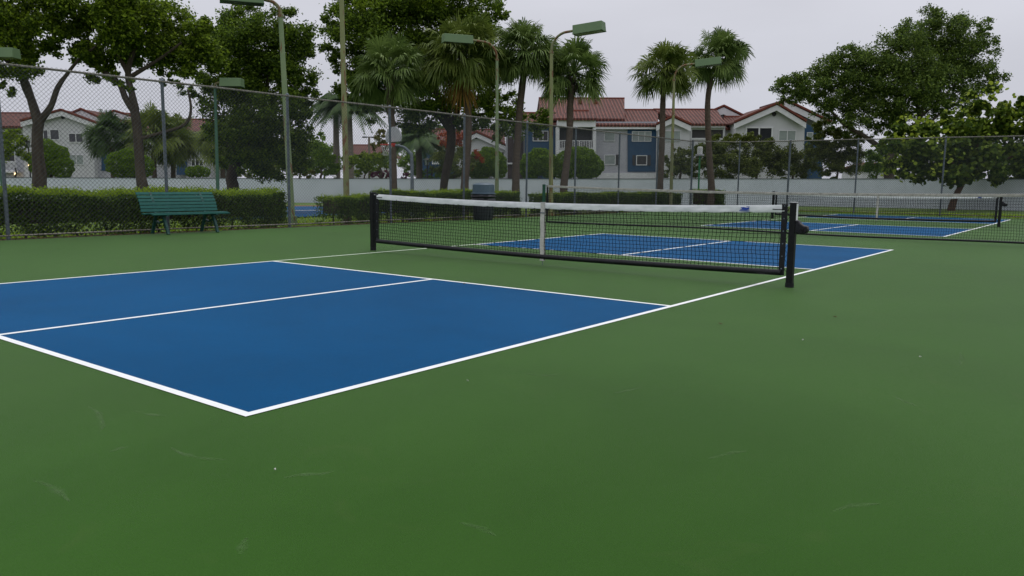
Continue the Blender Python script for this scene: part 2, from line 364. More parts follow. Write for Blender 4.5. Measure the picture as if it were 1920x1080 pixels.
def pickle(y0, tagname):
    for a, b in ((0, 4.572), (8.839, H_)):
        sheet('blue_court_area', [(-W_ + .02, y0 + a + .01), (-.02, y0 + a + .01), (-.02, y0 + b - .01), (-W_ + .02, y0 + b - .01)], .002, m_blue)
    mb = MB(); lw = .051
    def q(x0, x1, ya, yb): mb.add([(x0, ya, .004), (x1, ya, .004), (x1, yb, .004), (x0, yb, .004)], [(0, 1, 2, 3)])
    q(-lw, 0, y0, y0 + H_)
    q(-W_, -W_ + lw, y0, y0 + 4.572); q(-W_, -W_ + lw, y0 + 8.839, y0 + H_)
    q(-W_ + lw, -lw, y0, y0 + lw); q(-W_ + lw, -lw, y0 + H_ - lw, y0 + H_)
    q(-W_ + lw, -lw, y0 + 4.572 - lw, y0 + 4.572); q(-W_ + lw, -lw, y0 + 8.839, y0 + 8.839 + lw)
    c = -W_ / 2
    q(c - lw / 2, c + lw / 2, y0 + lw, y0 + 4.572 - lw); q(c - lw / 2, c + lw / 2, y0 + 8.839 + lw, y0 + H_ - lw)
    o = mb.build('court_line', m_line); o['kind'] = 'structure'
    mb = MB(); q_ = [(-W_, y0 + 4.572), (-W_ + lw, y0 + 4.572), (-W_ + lw, y0 + 8.839), (-W_, y0 + 8.839)]
    mb.add([(x, y, .004) for x, y in q_], [(0, 1, 2, 3)])
    o = mb.build('court_line', m_line2); o['kind'] = 'structure'
Y2 = 18.55
pickle(0, 'near'); pickle(Y2, 'far')

# basketball court beyond the side fence
zb = lambda k: (lambda x, y: G(x, y) + k)
bc = [gnd(430, 413), gnd(600, 406), gnd(760, 399), gnd(860, 394.5), gnd(845, 387.5), gnd(500, 387.5), gnd(330, 389)]
sheet('basketball_court', [(p.x, p.y) for p in bc], zb(.02), m_blue)
rb = [gnd(845, 387.5), gnd(500, 387.5), gnd(500, 386.3), gnd(845, 386.3)]
sheet('basketball_court_border', [(p.x, p.y) for p in rb], zb(.03), mat('red_border_paint', (.20, .045, .03), rough=.8))
wl = [gnd(500, 396.5), gnd(700, 394.5), gnd(700, 394.1), gnd(500, 396.1)]
sheet('basketball_court_line', [(p.x, p.y) for p in wl], zb(.03), m_line)

def scuffs():
    m = mat('faint_shoe_scuff', (.17, .26, .13), (.14, .22, .10), scale=6, rough=.7, spec=.03); t = m.node_tree; b = t.nodes['Principled BSDF']
    tcn = nn(t, 'ShaderNodeTexCoord'); n = nn(t, 'ShaderNodeTexNoise'); n.inputs['Scale'].default_value = 14; n.inputs['Detail'].default_value = 6
    t.links.new(tcn.outputs['Object'], n.inputs[0]); mr_ = nn(t, 'ShaderNodeMapRange'); mr_.inputs['From Min'].default_value = .42; mr_.inputs['From Max'].default_value = .75; mr_.inputs['To Min'].default_value = .03; mr_.inputs['To Max'].default_value = .15
    t.links.new(n.outputs[0], mr_.inputs[0]); t.links.new(mr_.outputs[0], b.inputs['Alpha'])
    arcs = [[(165, 762), (185, 775), (192, 795), (186, 812)], [(318, 838), (345, 852), (385, 860), (425, 862)], [(530, 897), (565, 890), (600, 889), (625, 884)], [(462, 1008), (456, 1024), (449, 1040)],
            [(1150, 738), (1175, 733), (1200, 727)], [(1672, 742), (1695, 752), (1722, 764)], [(1800, 660), (1804, 672), (1801, 684)], [(250, 770), (280, 777), (315, 781)], [(205, 848), (222, 842), (240, 838)],
            [(640, 655), (690, 662), (750, 664)], [(980, 700), (1020, 704), (1050, 701)], [(1330, 860), (1370, 850), (1400, 846)], [(860, 980), (900, 990), (930, 1005)], [(60, 900), (100, 915), (130, 940)], [(1560, 960), (1600, 948), (1650, 945)]]
    for arc in arcs:
        P = []
        for px, py in arc:
            d = ray(px, py); P.append(CAM + d * (-CAM.z / d.z))
        P, _ = smooth(P, [0] * len(P)); n = len(P); mb = MB()
        for kk, wd in enumerate((.018, .012, .006)):                    # soft-edged: three nested films
            vs = []
            for i, p in enumerate(P):
                d = (P[min(i + 1, n - 1)] - P[max(i - 1, 0)]).normalized(); q = Vector((-d.y, d.x, 0)) * wd * math.sin(math.pi * (i + .3) / (n + .1)) * (1 + .25 * math.sin(i * 1.3))
                z = .001 + .0004 * kk; vs += [(p.x - q.x, p.y - q.y, z), (p.x + q.x, p.y + q.y, z)]
            mb.add(vs, [(2 * i, 2 * i + 2, 2 * i + 3, 2 * i + 1) for i in range(n - 1)])
        o = mb.build('scuff_mark', m); o['kind'] = 'structure'
scuffs()
# ------------------------------------------------------------------ nets
def tube_poly(mb, pts, r, n=3): mb.tube(pts, r, n, cap=False)
def netgrid(name, x0, x1, y, ztop, zbot, m, parent, step=.046, r=.003, jit=.004, sagy=0.0):
    nx = int((x1 - x0) / step); nz = int(.76 / step)
    mb = MB()
    P = {}
    for i in range(nx + 1):
        x = x0 + (x1 - x0) * i / nx
        for j in range(nz + 1):
            zt, zb_ = ztop(x), zbot(x); jj = jit if 0 < j < nz else 0
            P[i, j] = Vector((x + random.uniform(-jj, jj) + .006 * math.sin(j * .9 + i * .05), y + random.uniform(-jj, jj) + sagy * math.sin(math.pi * j / nz), zb_ + (zt - zb_) * j / nz + random.uniform(-jj, jj) * .6))
    for i in range(nx + 1):
        tube_poly(mb, [P[i, j] for j in range(nz + 1)], r)
    for j in range(nz + 1):
        tube_poly(mb, [P[i, j] for i in range(nx + 1)], r)
    return mb.build(name, m, parent)
def ribbon(mb, x0, x1, y, zt, zb_, th, nseg, amp, rows=6):
    F = []; B = []
    ph = [random.uniform(0, 6) for _ in range(8)]
    def w(x, v): return amp * (math.sin(x * 7 + ph[0] + v * 3) * .5 + math.sin(x * 19 + ph[1] - v * 5) * .35 + math.sin(x * 37 + ph[2] + v * 2) * .25) * math.sin(math.pi * min(max(v, .12), .88))
    for side in (-1, 1):
        rows_ = []
        for i in range(nseg + 1):
            x = x0 + (x1 - x0) * i / nseg
            rows_.append([Vector((x, y + side * th / 2 * (1 if 0 < j < rows else .3) + w(x, j / rows), zb_(x) + (zt(x) - zb_(x)) * j / rows + (amp * .25 * math.sin(x * 23 + ph[3]) if j == 0 else 0))) for j in range(rows + 1)])
        vs = [p for r_ in rows_ for p in r_]; k = rows + 1
        mb.add(vs, [(i * k + j, (i + 1) * k + j, (i + 1) * k + j + 1, i * k + j + 1) for i in range(nseg) for j in range(rows)])
def pickle_net(y, label, winch=True):
    root = empty('pickleball_net', (-W_ / 2, y, 0), 0, label, 'net', 'pickleball nets standing across the blue courts')
    obs = []
    xl, xr = -6.42, .335
    ztop = lambda x: .85 + .060 * ((x + 3.048) / 3.35) ** 2
    zbot = lambda x: .105 + .035 * abs((x + 3.048) / 3.2) ** 1.6
    for x, nm in ((xl, 'left'), (xr, 'right')):
        mb = MB(); mb.box((x, y, .48), (.072, .072, .90)); p = mb.build('post', m_black, None, bevel=.008)
        mb = MB(); mb.box((x, y, .9345), (.078, .078, .012)); c = mb.build('post_cap', m_vinyl, p, bevel=.004)
        mb = MB(); mb.tube([(x, y, 0), (x, y, .05)], .048, 16); c = mb.build('base_sleeve', m_vinyl, p)
        obs.append(p)
    nl, nr = xl + .10, xr - .10
    obs.append(netgrid('net_mesh', nl, nr, y, lambda x: ztop(x) - .03, lambda x: zbot(x) + .02, m_net, None, step=.0495, r=.0032, jit=.005))
    mb = MB(); ribbon(mb, nl, nr, y, lambda x: ztop(x) + .005, lambda x: ztop(x) - .078, .014, 260, .0045); obs.append(mb.build('headband', m_tape, None, True))
    mb = MB(); mb.tube([(nl + (nr - nl) * i / 60, y - .002, zbot(nl + (nr - nl) * i / 60) + .016) for i in range(61)], .034, 12); obs.append(mb.build('bottom_band', m_vinyl, None, True))
    for x in (nl, nr):
        mb = MB(); mb.box((x, y, (ztop(x) + zbot(x)) / 2), (.064, .014, ztop(x) - zbot(x) + .03)); s_ = mb.build('side_band', m_vinyl, None, bevel=.004); obs.append(s_)
        for k in range(6):
            z = zbot(x) + .06 + k * .14; mb = MB(); mb.tube([(x, y - .006, z), (x, y - .0105, z)], .008, 8); mb.build('grommet', m_galv, s_)
        px_ = xl + .036 if x < -3 else xr - .036; sx = x + (-.028 if x < -3 else .028)
        mb = MB(); pts = []
        for k in range(15):
            z = zbot(x) + .02 + k * .052; pts.append((sx if k % 2 else px_, y - .012, z))
        mb.tube(pts, .0028, 5); obs.append(mb.build('lacing_cord', m_net, None))
        mb = MB(); mb.tube([(px_, y, .905), (sx, y, ztop(x) - .01), (x, y, ztop(x) - .02)], .004, 6); obs.append(mb.build('cable', m_tape, None))
        mb = MB(); s1 = 1 if x < -3 else -1
        mb.tube([(x, y - .014, ztop(x) - .05), (x + s1 * .05, y - .016, ztop(x) - .045), (x + s1 * .13, y - .016, ztop(x) - .046)], .005, 6); obs.append(mb.build('tie_cord', m_net, None))
    xc = -W_ / 2
    mb = MB(); zc = ztop(xc)
    for k in range(12):
        za, zb2 = .065 + (zc - .065) * k / 12, .065 + (zc - .065) * (k + 1) / 12
        o1, o2 = .004 * math.sin(k * 1.3), .004 * math.sin((k + 1) * 1.3)
        for sd in (-.016, .016):
            mb.add([(xc - .033 + o1, y + sd, za), (xc + .033 + o1, y + sd, za), (xc + .033 + o2, y + sd, zb2), (xc - .033 + o2, y + sd, zb2)], [(0, 1, 2, 3)])
    mb.box((xc, y, zc + .009), (.068, .036, .006)); mb.box((xc, y, .066), (.066, .03, .006))
    st = mb.build('center_strap', m_strap, None)
    mb = MB(); mb.box((xc, y - .021, zc - .13), (.07, .006, .012)); mb.build('buckle', m_galv, st)
    mb = MB(); mb.tube([(xc + .004, y, .066), (xc + .004, y, .03), (xc + .012, y, .018), (xc + .004, y, .008), (xc - .004, y, .012)], .004, 6); mb.build('anchor_hook', m_galv, st)
    obs.append(st)
    if winch:
        mb = MB()
        prof = [(.0, .76), (.035, .755), (.06, .72), (.10, .695), (.145, .69), (.16, .665), (.158, .625), (.13, .595), (.08, .59), (.03, .60), (0, .60)]
        mb.prism([(xr + .036 + a * .85, y - .04, .675 + (b - .675) * .9) for a, b in prof], (0, .08, 0)); wn = mb.build('winch_housing', m_vinyl, None, bevel=.012); obs.append(wn)
        mb = MB(); mb.tube([(xr + .11, y - .046, .64), (xr + .11, y - .06, .64)], .018, 12); mb.build('crank_socket', m_black, wn)
        mb = MB(); mb.box((xr + .0375, y, .83), (.006, .05, .20)); mb.box((xr, y, .9435), (.075, .05, .005)); obs.append(mb.build('tension_strap', m_tape, None))
    # small blue print on the headband
    mb = MB(); lx = -.22
    def pt(a, b): return (lx + a, y - .0185, ztop(lx) - .064 + b)
    mb.add([pt(-.06, 0), pt(.06, 0), pt(.06, .009), pt(-.06, .009)], [(0, 1, 2, 3)])
    mb.add([pt(-.055, .017), pt(.02, .013), pt(.055, .022), pt(.055, .046), pt(.03, .04), pt(-.01, .047), pt(-.05, .043), pt(-.025, .03)], [tuple(range(8))])
    mb.add([pt(.022, .05), pt(.06, .05), pt(.06, .056), pt(.022, .056)], [(0, 1, 2, 3)])
    obs.append(mb.build('printed_emblem', m_bluelogo, None))
    keep(root, *obs)
pickle_net(6.733, 'nearest black net with white headband, center strap and black winch on its right post')
pickle_net(Y2 + 6.73, 'farthest smaller pickleball net, white taped, standing on the far blue court behind the tennis net')
def tennis_net():
    y = 16.2; xl, xr = -9.6, 3.3
    root = empty('tennis_net', (-3.05, y, 0), 0, 'long tennis net with weathered off-white tape and green post between the two blue courts', 'net')
    obs = []
    ztop = lambda x: .975 + .085 * ((x + 3.15) / 6.4) ** 2
    zbot = lambda x: .05 + .015 * math.sin(x * .9)
    for x in (xl - .12, xr):
        mb = MB(); mb.tube([(x, y, 0), (x, y, 1.07)], .045, 14); p = mb.build('post', m_greenpost, None, True); obs.append(p)
        mb = MB(); mb.tube([(x, y, 1.07), (x, y, 1.085)], .048, 14); mb.build('post_cap', m_greenpost, p)
    nl, nr = xl + .0, xr - .15
    obs.append(netgrid('net_mesh', nl, nr, y, lambda x: ztop(x) - .03, lambda x: zbot(x) + .01, m_net, None, step=.047, r=.0027))
    mb = MB(); ribbon(mb, nl, nr, y, lambda x: ztop(x) + .005, lambda x: ztop(x) - .058, .014, 260, .004); obs.append(mb.build('headband', m_tapeold, None, True))
    mb = MB(); mb.tube([(nl + (nr - nl) * i / 60, y, zbot(nl + (nr - nl) * i / 60) + .012) for i in range(61)], .022, 8); obs.append(mb.build('bottom_band', m_vinyl, None, True))
    for x in (nl, nr):
        mb = MB(); mb.box((x, y, (ztop(x) + zbot(x)) / 2), (.05, .012, ztop(x) - zbot(x))); obs.append(mb.build('side_band', m_vinyl, None))
    mb = MB(); mb.tube([(xl - .12, y, 1.05), (nl, y, ztop(nl))], .004, 6); obs.append(mb.build('cable', m_galv, None))
    keep(root, *obs)
tennis_net()

# ------------------------------------------------------------------ chain link fences
def chain_run(mb, A, B, z0, z1, pitch=.083, r=.003):
    A, B = Vector(A), Vector(B); L = (B - A).length; d = (B - A) / L; hh = z1 - z0; nrm = Vector((-d.y, d.x, 0))
    n = int((L + hh) / pitch)
    for s_ in (1, -1):
        for i in range(n + 1):
            u0 = i * pitch - hh if s_ == 1 else i * pitch
            # line from (u0,0) to (u0+s*hh, hh) clipped to 0..L
            a, b = 0.0, 1.0; du = s_ * hh
            for lo, hi in ((0, L),):
                t0, t1 = sorted(((lo - u0) / du, (hi - u0) / du)); a, b = max(a, t0), min(b, t1)
            if b - a < .01: continue
            off = nrm * (.0015 * s_)
            p = A + d * (u0 + du * a) + off; q = A + d * (u0 + du * b) + off
            p.z = z0 + hh * a; q.z = z0 + hh * b
            mb.tube([p, q], r, 3, cap=False)
def fence(name, label, pts, posts, h, extra=None, terminal=()):
    root = empty(name, (*pts[0][:2], 0), 0, label, 'fence'); obs = []
    for i in range(len(pts) - 1):
        A, B = pts[i], pts[i + 1]
        mb = MB(); chain_run(mb, (A[0], A[1], 0), (B[0], B[1], 0), -.02, h + .035); obs.append(mb.build('wire_mesh', m_wire))
        for z, nm, mm, rr in ((h - .0, 'top_rail', m_rail, .021), (.06, 'bottom_rail', m_rail, .015)):
            n_ = 14; mb = MB(); off = Vector((B[1] - A[1], -(B[0] - A[0]), 0)).normalized() * -.024
            mb.tube([Vector((A[0] + (B[0] - A[0]) * k / n_, A[1] + (B[1] - A[1]) * k / n_, z + .006 * math.sin(k * 2.1))) + off for k in range(n_ + 1)], rr, 8)
            obs.append(mb.build(nm, mm, None, True))
    for i, (x, y) in enumerate(posts):
        rr = .045 if i in terminal else .033
        mb = MB(); lean = random.uniform(-.02, .02); mb.tube([(x, y, -.2), (x + lean * .3, y + lean, h + .02)], rr, 12); p = mb.build('post', m_galv, None, True)
        mb = MB(); mb.tube([(x + lean * .3, y + lean, h + .02), (x + lean * .3, y + lean, h + .05), (x + lean * .3, y + lean, h + .065)], [rr * 1.25, rr * 1.1, rr * .5], 12); mb.build('post_cap', m_galv, p, True)
        obs.append(p)
    keep(root, *obs)
yposts = [.75, 3.74, 6.8, 9.9, 13.28, 16.33, 19.55, 22.53, 25.71, 28.94]
PXo = XF - .055
fence('chain_link_fence', 'tall chain-link fence running behind the green bench, hedges along its far side', [(XF, -1.5), (XF, 32.2)], [(PXo, y) for y in yposts], 3.1)
fence('chain_link_fence', 'chain-link fence across the far end of the courts, in front of the broad round-leaved tree', [(XF, 32.25), (-11.2, 34.0), (6.5, 34.0)],
      [(-12.77, 32.35), (-11.2, 34.055), (-8.88, 34.055), (-5.99, 34.055), (-2.68, 34.055), (.35, 34.055), (3.4, 34.055)], 3.12, terminal=(0, 2))

# ------------------------------------------------------------------ bench
def bench():
    x0 = -12.1; ya, yb = 6.02, 7.72; yc = (ya + yb) / 2; L = yb - ya
    root = empty('park_bench', (-12.25, yc, 0), 0, 'dark green slatted park bench with its back to the chain-link fence', 'bench'); obs = []
    # profile (x outwards from the fence, z): seat slats then back slats
    seat = [(-12.10 + .13, .405), (-12.10 + .05, .425), (-12.10 - .03, .425), (-12.10 - .11, .415), (-12.10 - .19, .405), (-12.10 - .27, .41)]
    for x, z in seat:
        mb = MB(); mb.box((x, yc, z), (.066, L, .024)); obs.append(mb.build('seat_slat', m_bench, None, bevel=.004))
    for k in range(6):
        t = k / 5; x = -12.42 - .05 * t - .12 * t * t; z = .475 + .335 * t
        R = Matrix.Rotation(math.radians(-14 - 14 * t), 3, 'Y')
        mb = MB(); mb.box((x, yc, z), (.022, L, .060), R=R); obs.append(mb.build('back_slat', m_bench, None, bevel=.004))
    for y in (ya + .30, yb - .30):
        mb = MB(); wdt = .05
        def strip(pts, t):
            for i in range(len(pts) - 1):
                mb.bar((pts[i][0], y, pts[i][1]), (pts[i + 1][0], y, pts[i + 1][1]), wdt, t)
        strip([(-11.94, .0), (-11.97, .03), (-12.00, .14), (-12.06, .26), (-12.12, .36), (-12.14, .39)], .05)
        o_f = mb.build('front_leg', m_iron)
        mb = MB(); strip([(-12.58, .0), (-12.55, .03), (-12.50, .15), (-12.44, .27), (-12.40, .38)], .05); o_b = mb.build('rear_leg', m_iron)
        mb = MB(); strip([(-11.94, .385), (-12.1, .395), (-12.3, .383), (-12.41, .40), (-12.455, .55), (-12.50, .68), (-12.60, .82)], .035)
        strip([(-12.10, .28), (-12.25, .22), (-12.44, .27)], .03)
        o_s = mb.build('frame', m_iron)
        obs += [o_f, o_b, o_s]
    keep(root, *obs)
bench()
# ------------------------------------------------------------------ litter bin
def bin_():
    c = Vector((-12.0, 16.15, 0)); c2 = Vector((-12.0, 16.3, 0)); root = empty('litter_bin', c2, math.radians(8), 'dark litter bin with blue-grey hooded lid and black bag beside the side fence', 'litter bin')
    mb = MB(); n = 4
    def ring(w_, d_, z, ch): return [(w_ / 2 - ch, -d_ / 2, z), (w_ / 2, -d_ / 2 + ch, z), (w_ / 2, d_ / 2 - ch, z), (w_ / 2 - ch, d_ / 2, z), (-w_ / 2 + ch, d_ / 2, z), (-w_ / 2, d_ / 2 - ch, z), (-w_ / 2, -d_ / 2 + ch, z), (-w_ / 2 + ch, -d_ / 2, z)]
    def loft(rs):
        k = 8; vs = [p for r_ in rs for p in r_]
        fs = [(i * k + j, i * k + (j + 1) % k, (i + 1) * k + (j + 1) % k, (i + 1) * k + j) for i in range(len(rs) - 1) for j in range(k)]
        m_ = MB(); m_.add(vs, fs + [tuple(reversed(range(k))), tuple(range((len(rs) - 1) * k, len(rs) * k))]); return m_
    loft([ring(.46, .46, .0, .08), ring(.48, .48, .05, .08), ring(.56, .56, .70, .09)]).build('bin_body', m_binbody, root, True)
    mb = MB()
    for a in range(8): mb.box((.245 * math.cos(a * math.pi / 4), .245 * math.sin(a * math.pi / 4), .35), (.03, .03, .6), a * math.pi / 4)
    mb.build('rib', m_binbody, root)
    rs = []
    for i in range(7):
        z = .56 + i * .035; f = .60 + .035 * math.sin(i * 1.9)
        rs.append([(p[0] * (1 + .03 * math.sin(9 * j + i)), p[1] * (1 + .03 * math.cos(7 * j + i)), p[2] + .012 * math.sin(5 * j + i * 2)) for j, p in enumerate(ring(f, f, z, .1))])
    loft(rs).build('bin_bag', m_bag, root, True)
    lid = loft([ring(.62, .62, .775, .09), ring(.62, .62, .80, .09), ring(.56, .56, .815, .10), ring(.55, .55, 1.05, .10), ring(.46, .46, 1.085, .12), ring(.24, .24, 1.11, .08)]).build('hooded_lid', m_binlid, root, True)
    mb = MB(); mb.box((.265, 0, .92), (.03, .30, .16)); mb.build('flap', m_binlid, lid, bevel=.01)
bin_()

# ------------------------------------------------------------------ floodlight poles
def pole(pb, pt, D, D2, side, label, r=.07, m=m_pole, head=True, top_z=None, hl=1.05, hyaw=None, arm=.75, tilt=0, rr=.65):
    """pb, pt: photo columns/rows of foot and of the bend; side +1 arm towards +image x"""
    A = at(pb[0], pb[1], D); A.z = min(G(A.x, A.y), -.06) - .05; B = at(pt[0], pt[1], D2)
    root = empty('floodlight_pole', A, 0, label, 'floodlight', 'green floodlight poles around the courts'); obs = []
    mb = MB(); mb.tube([A, A.lerp(B, .5), B], [r * 1.15, r, r * .8], 14); obs.append(mb.build('pole', m, None, True))
    mb = MB(); mb.tube([A, A + Vector((0, 0, .35))], r * 1.7, 14); obs.append(mb.build('base_sleeve', m, None, True))
    mb = MB(); mb.tube([B - Vector((0, 0, .04)), B + Vector((0, 0, .03))], r * 1.05, 14); obs.append(mb.build('collar', m_arm, None, True))
    if head:
        dirv = Matrix.Rotation(hyaw or 0, 3, 'Z') @ (Vector((RT.x, RT.y, 0)).normalized() * side)
        pts = [B]
        for k in range(1, 8):
            a = k / 7 * math.pi / 2; pts.append(B + Vector((0, 0, .05)) + dirv * rr * (1 - math.cos(a)) + Vector((0, 0, rr * math.sin(a))))
        pts.append(pts[-1] + dirv * (arm - rr + .1) + Vector((0, 0, .02)))
        mb = MB(); mb.tube(pts, r * .62, 12); obs.append(mb.build('arm', m_arm, None, True))
        E = pts[-1]; R = Matrix((dirv, Vector((-dirv.y, dirv.x, 0)), Vector((0, 0, 1)))).transposed() @ Matrix.Rotation(-tilt, 3, 'Y')
        mb = MB(); c = E + R @ Vector((hl / 2, 0, 0))
        hw, hh, bw = .24, .15, .20
        vs = []
        for x, fz in ((0, 1), (hl, 1)):
            for y_, z_ in ((-bw, hh), (bw, hh), (hw, -hh), (-hw, -hh)): vs.append(E + R @ Vector((x + (0 if z_ > 0 else 0), y_, z_)))
        mb.add(vs, [(0, 1, 2, 3), (7, 6, 5, 4), (0, 4, 5, 1), (1, 5, 6, 2), (2, 6, 7, 3), (3, 7, 4, 0)])
        hd = mb.build('lamp_head', m_head, None, bevel=.012); obs.append(hd)
        mb = MB(); mb.box(E + R @ Vector((hl / 2, 0, -hh - .008)), (hl * .9, hw * 1.75, .014), R=R); mb.build('lens', m_lens, hd)
        mb = MB()
        for s_ in (-1, 1): mb.bar(E + R @ Vector((0, s_ * hw * .99, -hh)), E + R @ Vector((hl, s_ * hw * .99, -hh)), .02)
        for x in (0, hl): mb.bar(E + R @ Vector((x, -hw, -hh)), E + R @ Vector((x, hw, -hh)), .02)
        mb.build('rim_frame', m_head, hd)
    keep(root, *obs)
pole((14, 362), (-34, 112), 26, 26, 1, 'green floodlight pole at the far left edge, its lamp head over the first forked tree', m=m_poleclean, arm=.2, rr=.15, hl=.85)
pole((408, 358), (403, 164), 30, 30, 1, 'dark green floodlight pole rising above the bench, small pale lamp head seen end on', m=m_poleclean, r=.06, arm=.15, rr=.12, hl=.8)
pole((548, 410), (526, 30), 22.5, 22.5, -1, 'pale green floodlight pole at the hedge end, lamp cut by the frame top', r=.082, hl=1.15, hyaw=.35, arm=.35, rr=.35)
pole((651, 414), (639, -60), 22.5, 22.5, -1, 'tall rusty olive pole right of the hedge gap, its top beyond the frame', m=m_polerusty, r=.078, hl=1.0, arm=1.6)
pole((932, 356), (932, 112), 31.3, 31.3, -1, 'green floodlight pole between the palms, lamp head pointing left', m=m_pole, r=.07, hl=1.15, hyaw=.35, arm=.95, rr=.6)
pole((1034, 350), (1034, 98), 27.7, 27.7, 1, 'rusty floodlight pole left of the small palm, lamp head pointing right against the sky', m=m_polerusty, r=.07, hl=1.05, hyaw=-.45, arm=.75, rr=.6, tilt=.08)
pole((1259, 355), (1264, 150), 35.4, 35.4, 1, 'rusty floodlight pole between the two right-hand palms, lamp head pointing right', m=m_polerusty, r=.07, hl=1.1, hyaw=-.3, arm=.8, rr=.6, tilt=.1)

# ------------------------------------------------------------------ long white wall
wp = [(-120, 65.5), (0, 65), (600, 61), (1000, 58), (1300, 56.5), (1500, 55), (1700, 50), (1850, 46), (2050, 40)]
def wall():
    root = empty('boundary_wall', base(960, 58), 0, 'long low white boundary wall running behind the courts and the trees', 'wall')
    bot, top = [], []
    for px, D in wp:
        b = at(px, 345, D); topp = at(px, np.interp(px, [0, 600, 1000, 1500, 1700, 1920], [333.5, 335.5, 336, 336, 336, 336.5]), D)
        bot.append(Vector((b.x, b.y, G(b.x, b.y) - .3))); top.append(Vector((b.x, b.y, topp.z)))
    mb = MB(); mc = MB()
    for i in range(len(wp) - 1):
        n = (bot[i + 1] - bot[i]).cross(Vector((0, 0, 1))).normalized()
        if n.dot(CAM - bot[i]) > 0: n = -n
        nb = n * .2
        vs = [bot[i], bot[i + 1], top[i + 1], top[i]]
        mb.prism(vs, nb)
        t1, t2 = top[i] - n * .03 + Vector((0, 0, .002)), top[i + 1] - n * .03 + Vector((0, 0, .002))
        mc.prism([t1, t2, t2 + Vector((0, 0, .045)), t1 + Vector((0, 0, .045))], n * .26)
    keep(root, mb.build('wall_panel', m_wall), mc.build('coping', m_wcap))
wall()

# ------------------------------------------------------------------ hedges
def hedge(x0, x1, y0, y1, z0, z1, label, n=1.0):
    root = empty('hedge', ((x0 + x1) / 2, (y0 + y1) / 2, z0), 0, label, 'hedge', 'clipped hedges along the side fence')
    L = y1 - y0; Wd = x1 - x0; hgt = z1 - z0
    def shell(N, top):
        P = []
        while len(P) < N:
            if top: p = (random.uniform(x0, x1), random.uniform(y0, y1), z1 + random.gauss(-.01, .045) + .05 * math.sin(3.1 * y0 + 9 * random.random() * 0) + .03 * math.sin(len(P)) * 0)
            else:
                s_ = random.random()
                if s_ < .62: p = (x1 + random.gauss(-.03, .05), random.uniform(y0, y1), random.uniform(z0 + .12, z1))
                elif s_ < .8: p = (random.uniform(x0, x1), (y0 if random.random() < .5 else y1) + random.gauss(0, .05), random.uniform(z0 + .1, z1))
                elif s_ < .9: p = (random.uniform(x0, x1), random.uniform(y0, y1), z1 - abs(random.gauss(0, .08)))
                else: p = (x0 + random.gauss(0, .05), random.uniform(y0, y1), random.uniform(z0 + .1, z1))
            y = p[1]; bulge = .07 * math.sin(y * 2.3) + .05 * math.sin(y * 5.1 + p[2] * 4); gap = (p[2] - z0) < .22 + .15 * math.sin(y * 3.7) + .08 * math.sin(y * 8.1) and not top
            if gap and random.random() < .7: continue
            zz = p[2] + .03 * math.sin(y * 1.9) + .02 * math.sin(y * 6.3)
            P.append((p[0] + bulge * (.8 if p[0] > (x0 + x1) / 2 else -.8), y, zz))
        return np.array(P)
    A = L * hgt + Wd * L
    C = shell(int(2300 * A * n), False); V, F = leaves(C, .055, .6); a = npmesh('foliage', V, F, RNG.uniform(0, 1, len(F)) ** 1.6, l_hedge)
    C = shell(int(2100 * Wd * L * n), True); V, F = leaves(C, .05, .55); b = npmesh('fresh_growth', V, F, RNG.uniform(0, 1, len(F)), l_hedget)
    mb = MB(); mb.b2(x0 + .12, x1 - .12, y0 + .12, y1 - .12, z0 + .38, z1 - .10); k = int(L / .55)  # solid dark box fills the hedge inside, stems are added to it
    for i in range(k):
        y = y0 + .3 + i * (L - .6) / max(1, k - 1); x = (x0 + x1) / 2 + random.uniform(-.15, .15)
        mb.tube([(x, y, z0 - .05), (x + random.uniform(-.08, .08), y + random.uniform(-.1, .1), z0 + .25), (x + random.uniform(-.2, .2), y + random.uniform(-.2, .2), z0 + .55)], [.03, .022, .015], 6)
    c = mb.build('branches', m_barkd)
    keep(root, a, b, c)
def yat(px, py, x): d = ray(px, py); return CAM.y + d.y * (x - CAM.x) / d.x
hx0, hx1 = -14.35, -13.45
def ztop_at(px, py, x): d = ray(px, py); return CAM.z + d.z * (x - CAM.x) / d.x
zh = ztop_at(300, 364, -13.9)
hedge(hx0, hx1, -1.5, yat(538, 380, hx1), -.16, zh, 'long clipped hedge behind the bench and the leftmost fence bays')
hedge(hx0, hx1, yat(634, 380, hx1), yat(688, 380, hx1) + .5, -.16, ztop_at(660, 368, -13.9), 'short hedge block between the rusty olive pole and the near net post')
hedge(hx0, hx1, yat(738, 380, hx1), yat(973, 380, hx1), -.16, ztop_at(850, 360, -13.9), 'hedge with bright top behind the litter bin')
hedge(hx0, hx1, yat(1030, 370, hx1), yat(1278, 370, hx1), -.22, ztop_at(1150, 362, -13.9), 'dark hedge seen through the left end of the tennis net', .7)
pc = base(1322, 38.8)
hedge(pc.x - .5, pc.x + .9, pc.y - .6, pc.y + .5, -.2, at(1322, 357, 38.8).z, 'separate boxy hedge below the green lantern post near the fence corner')
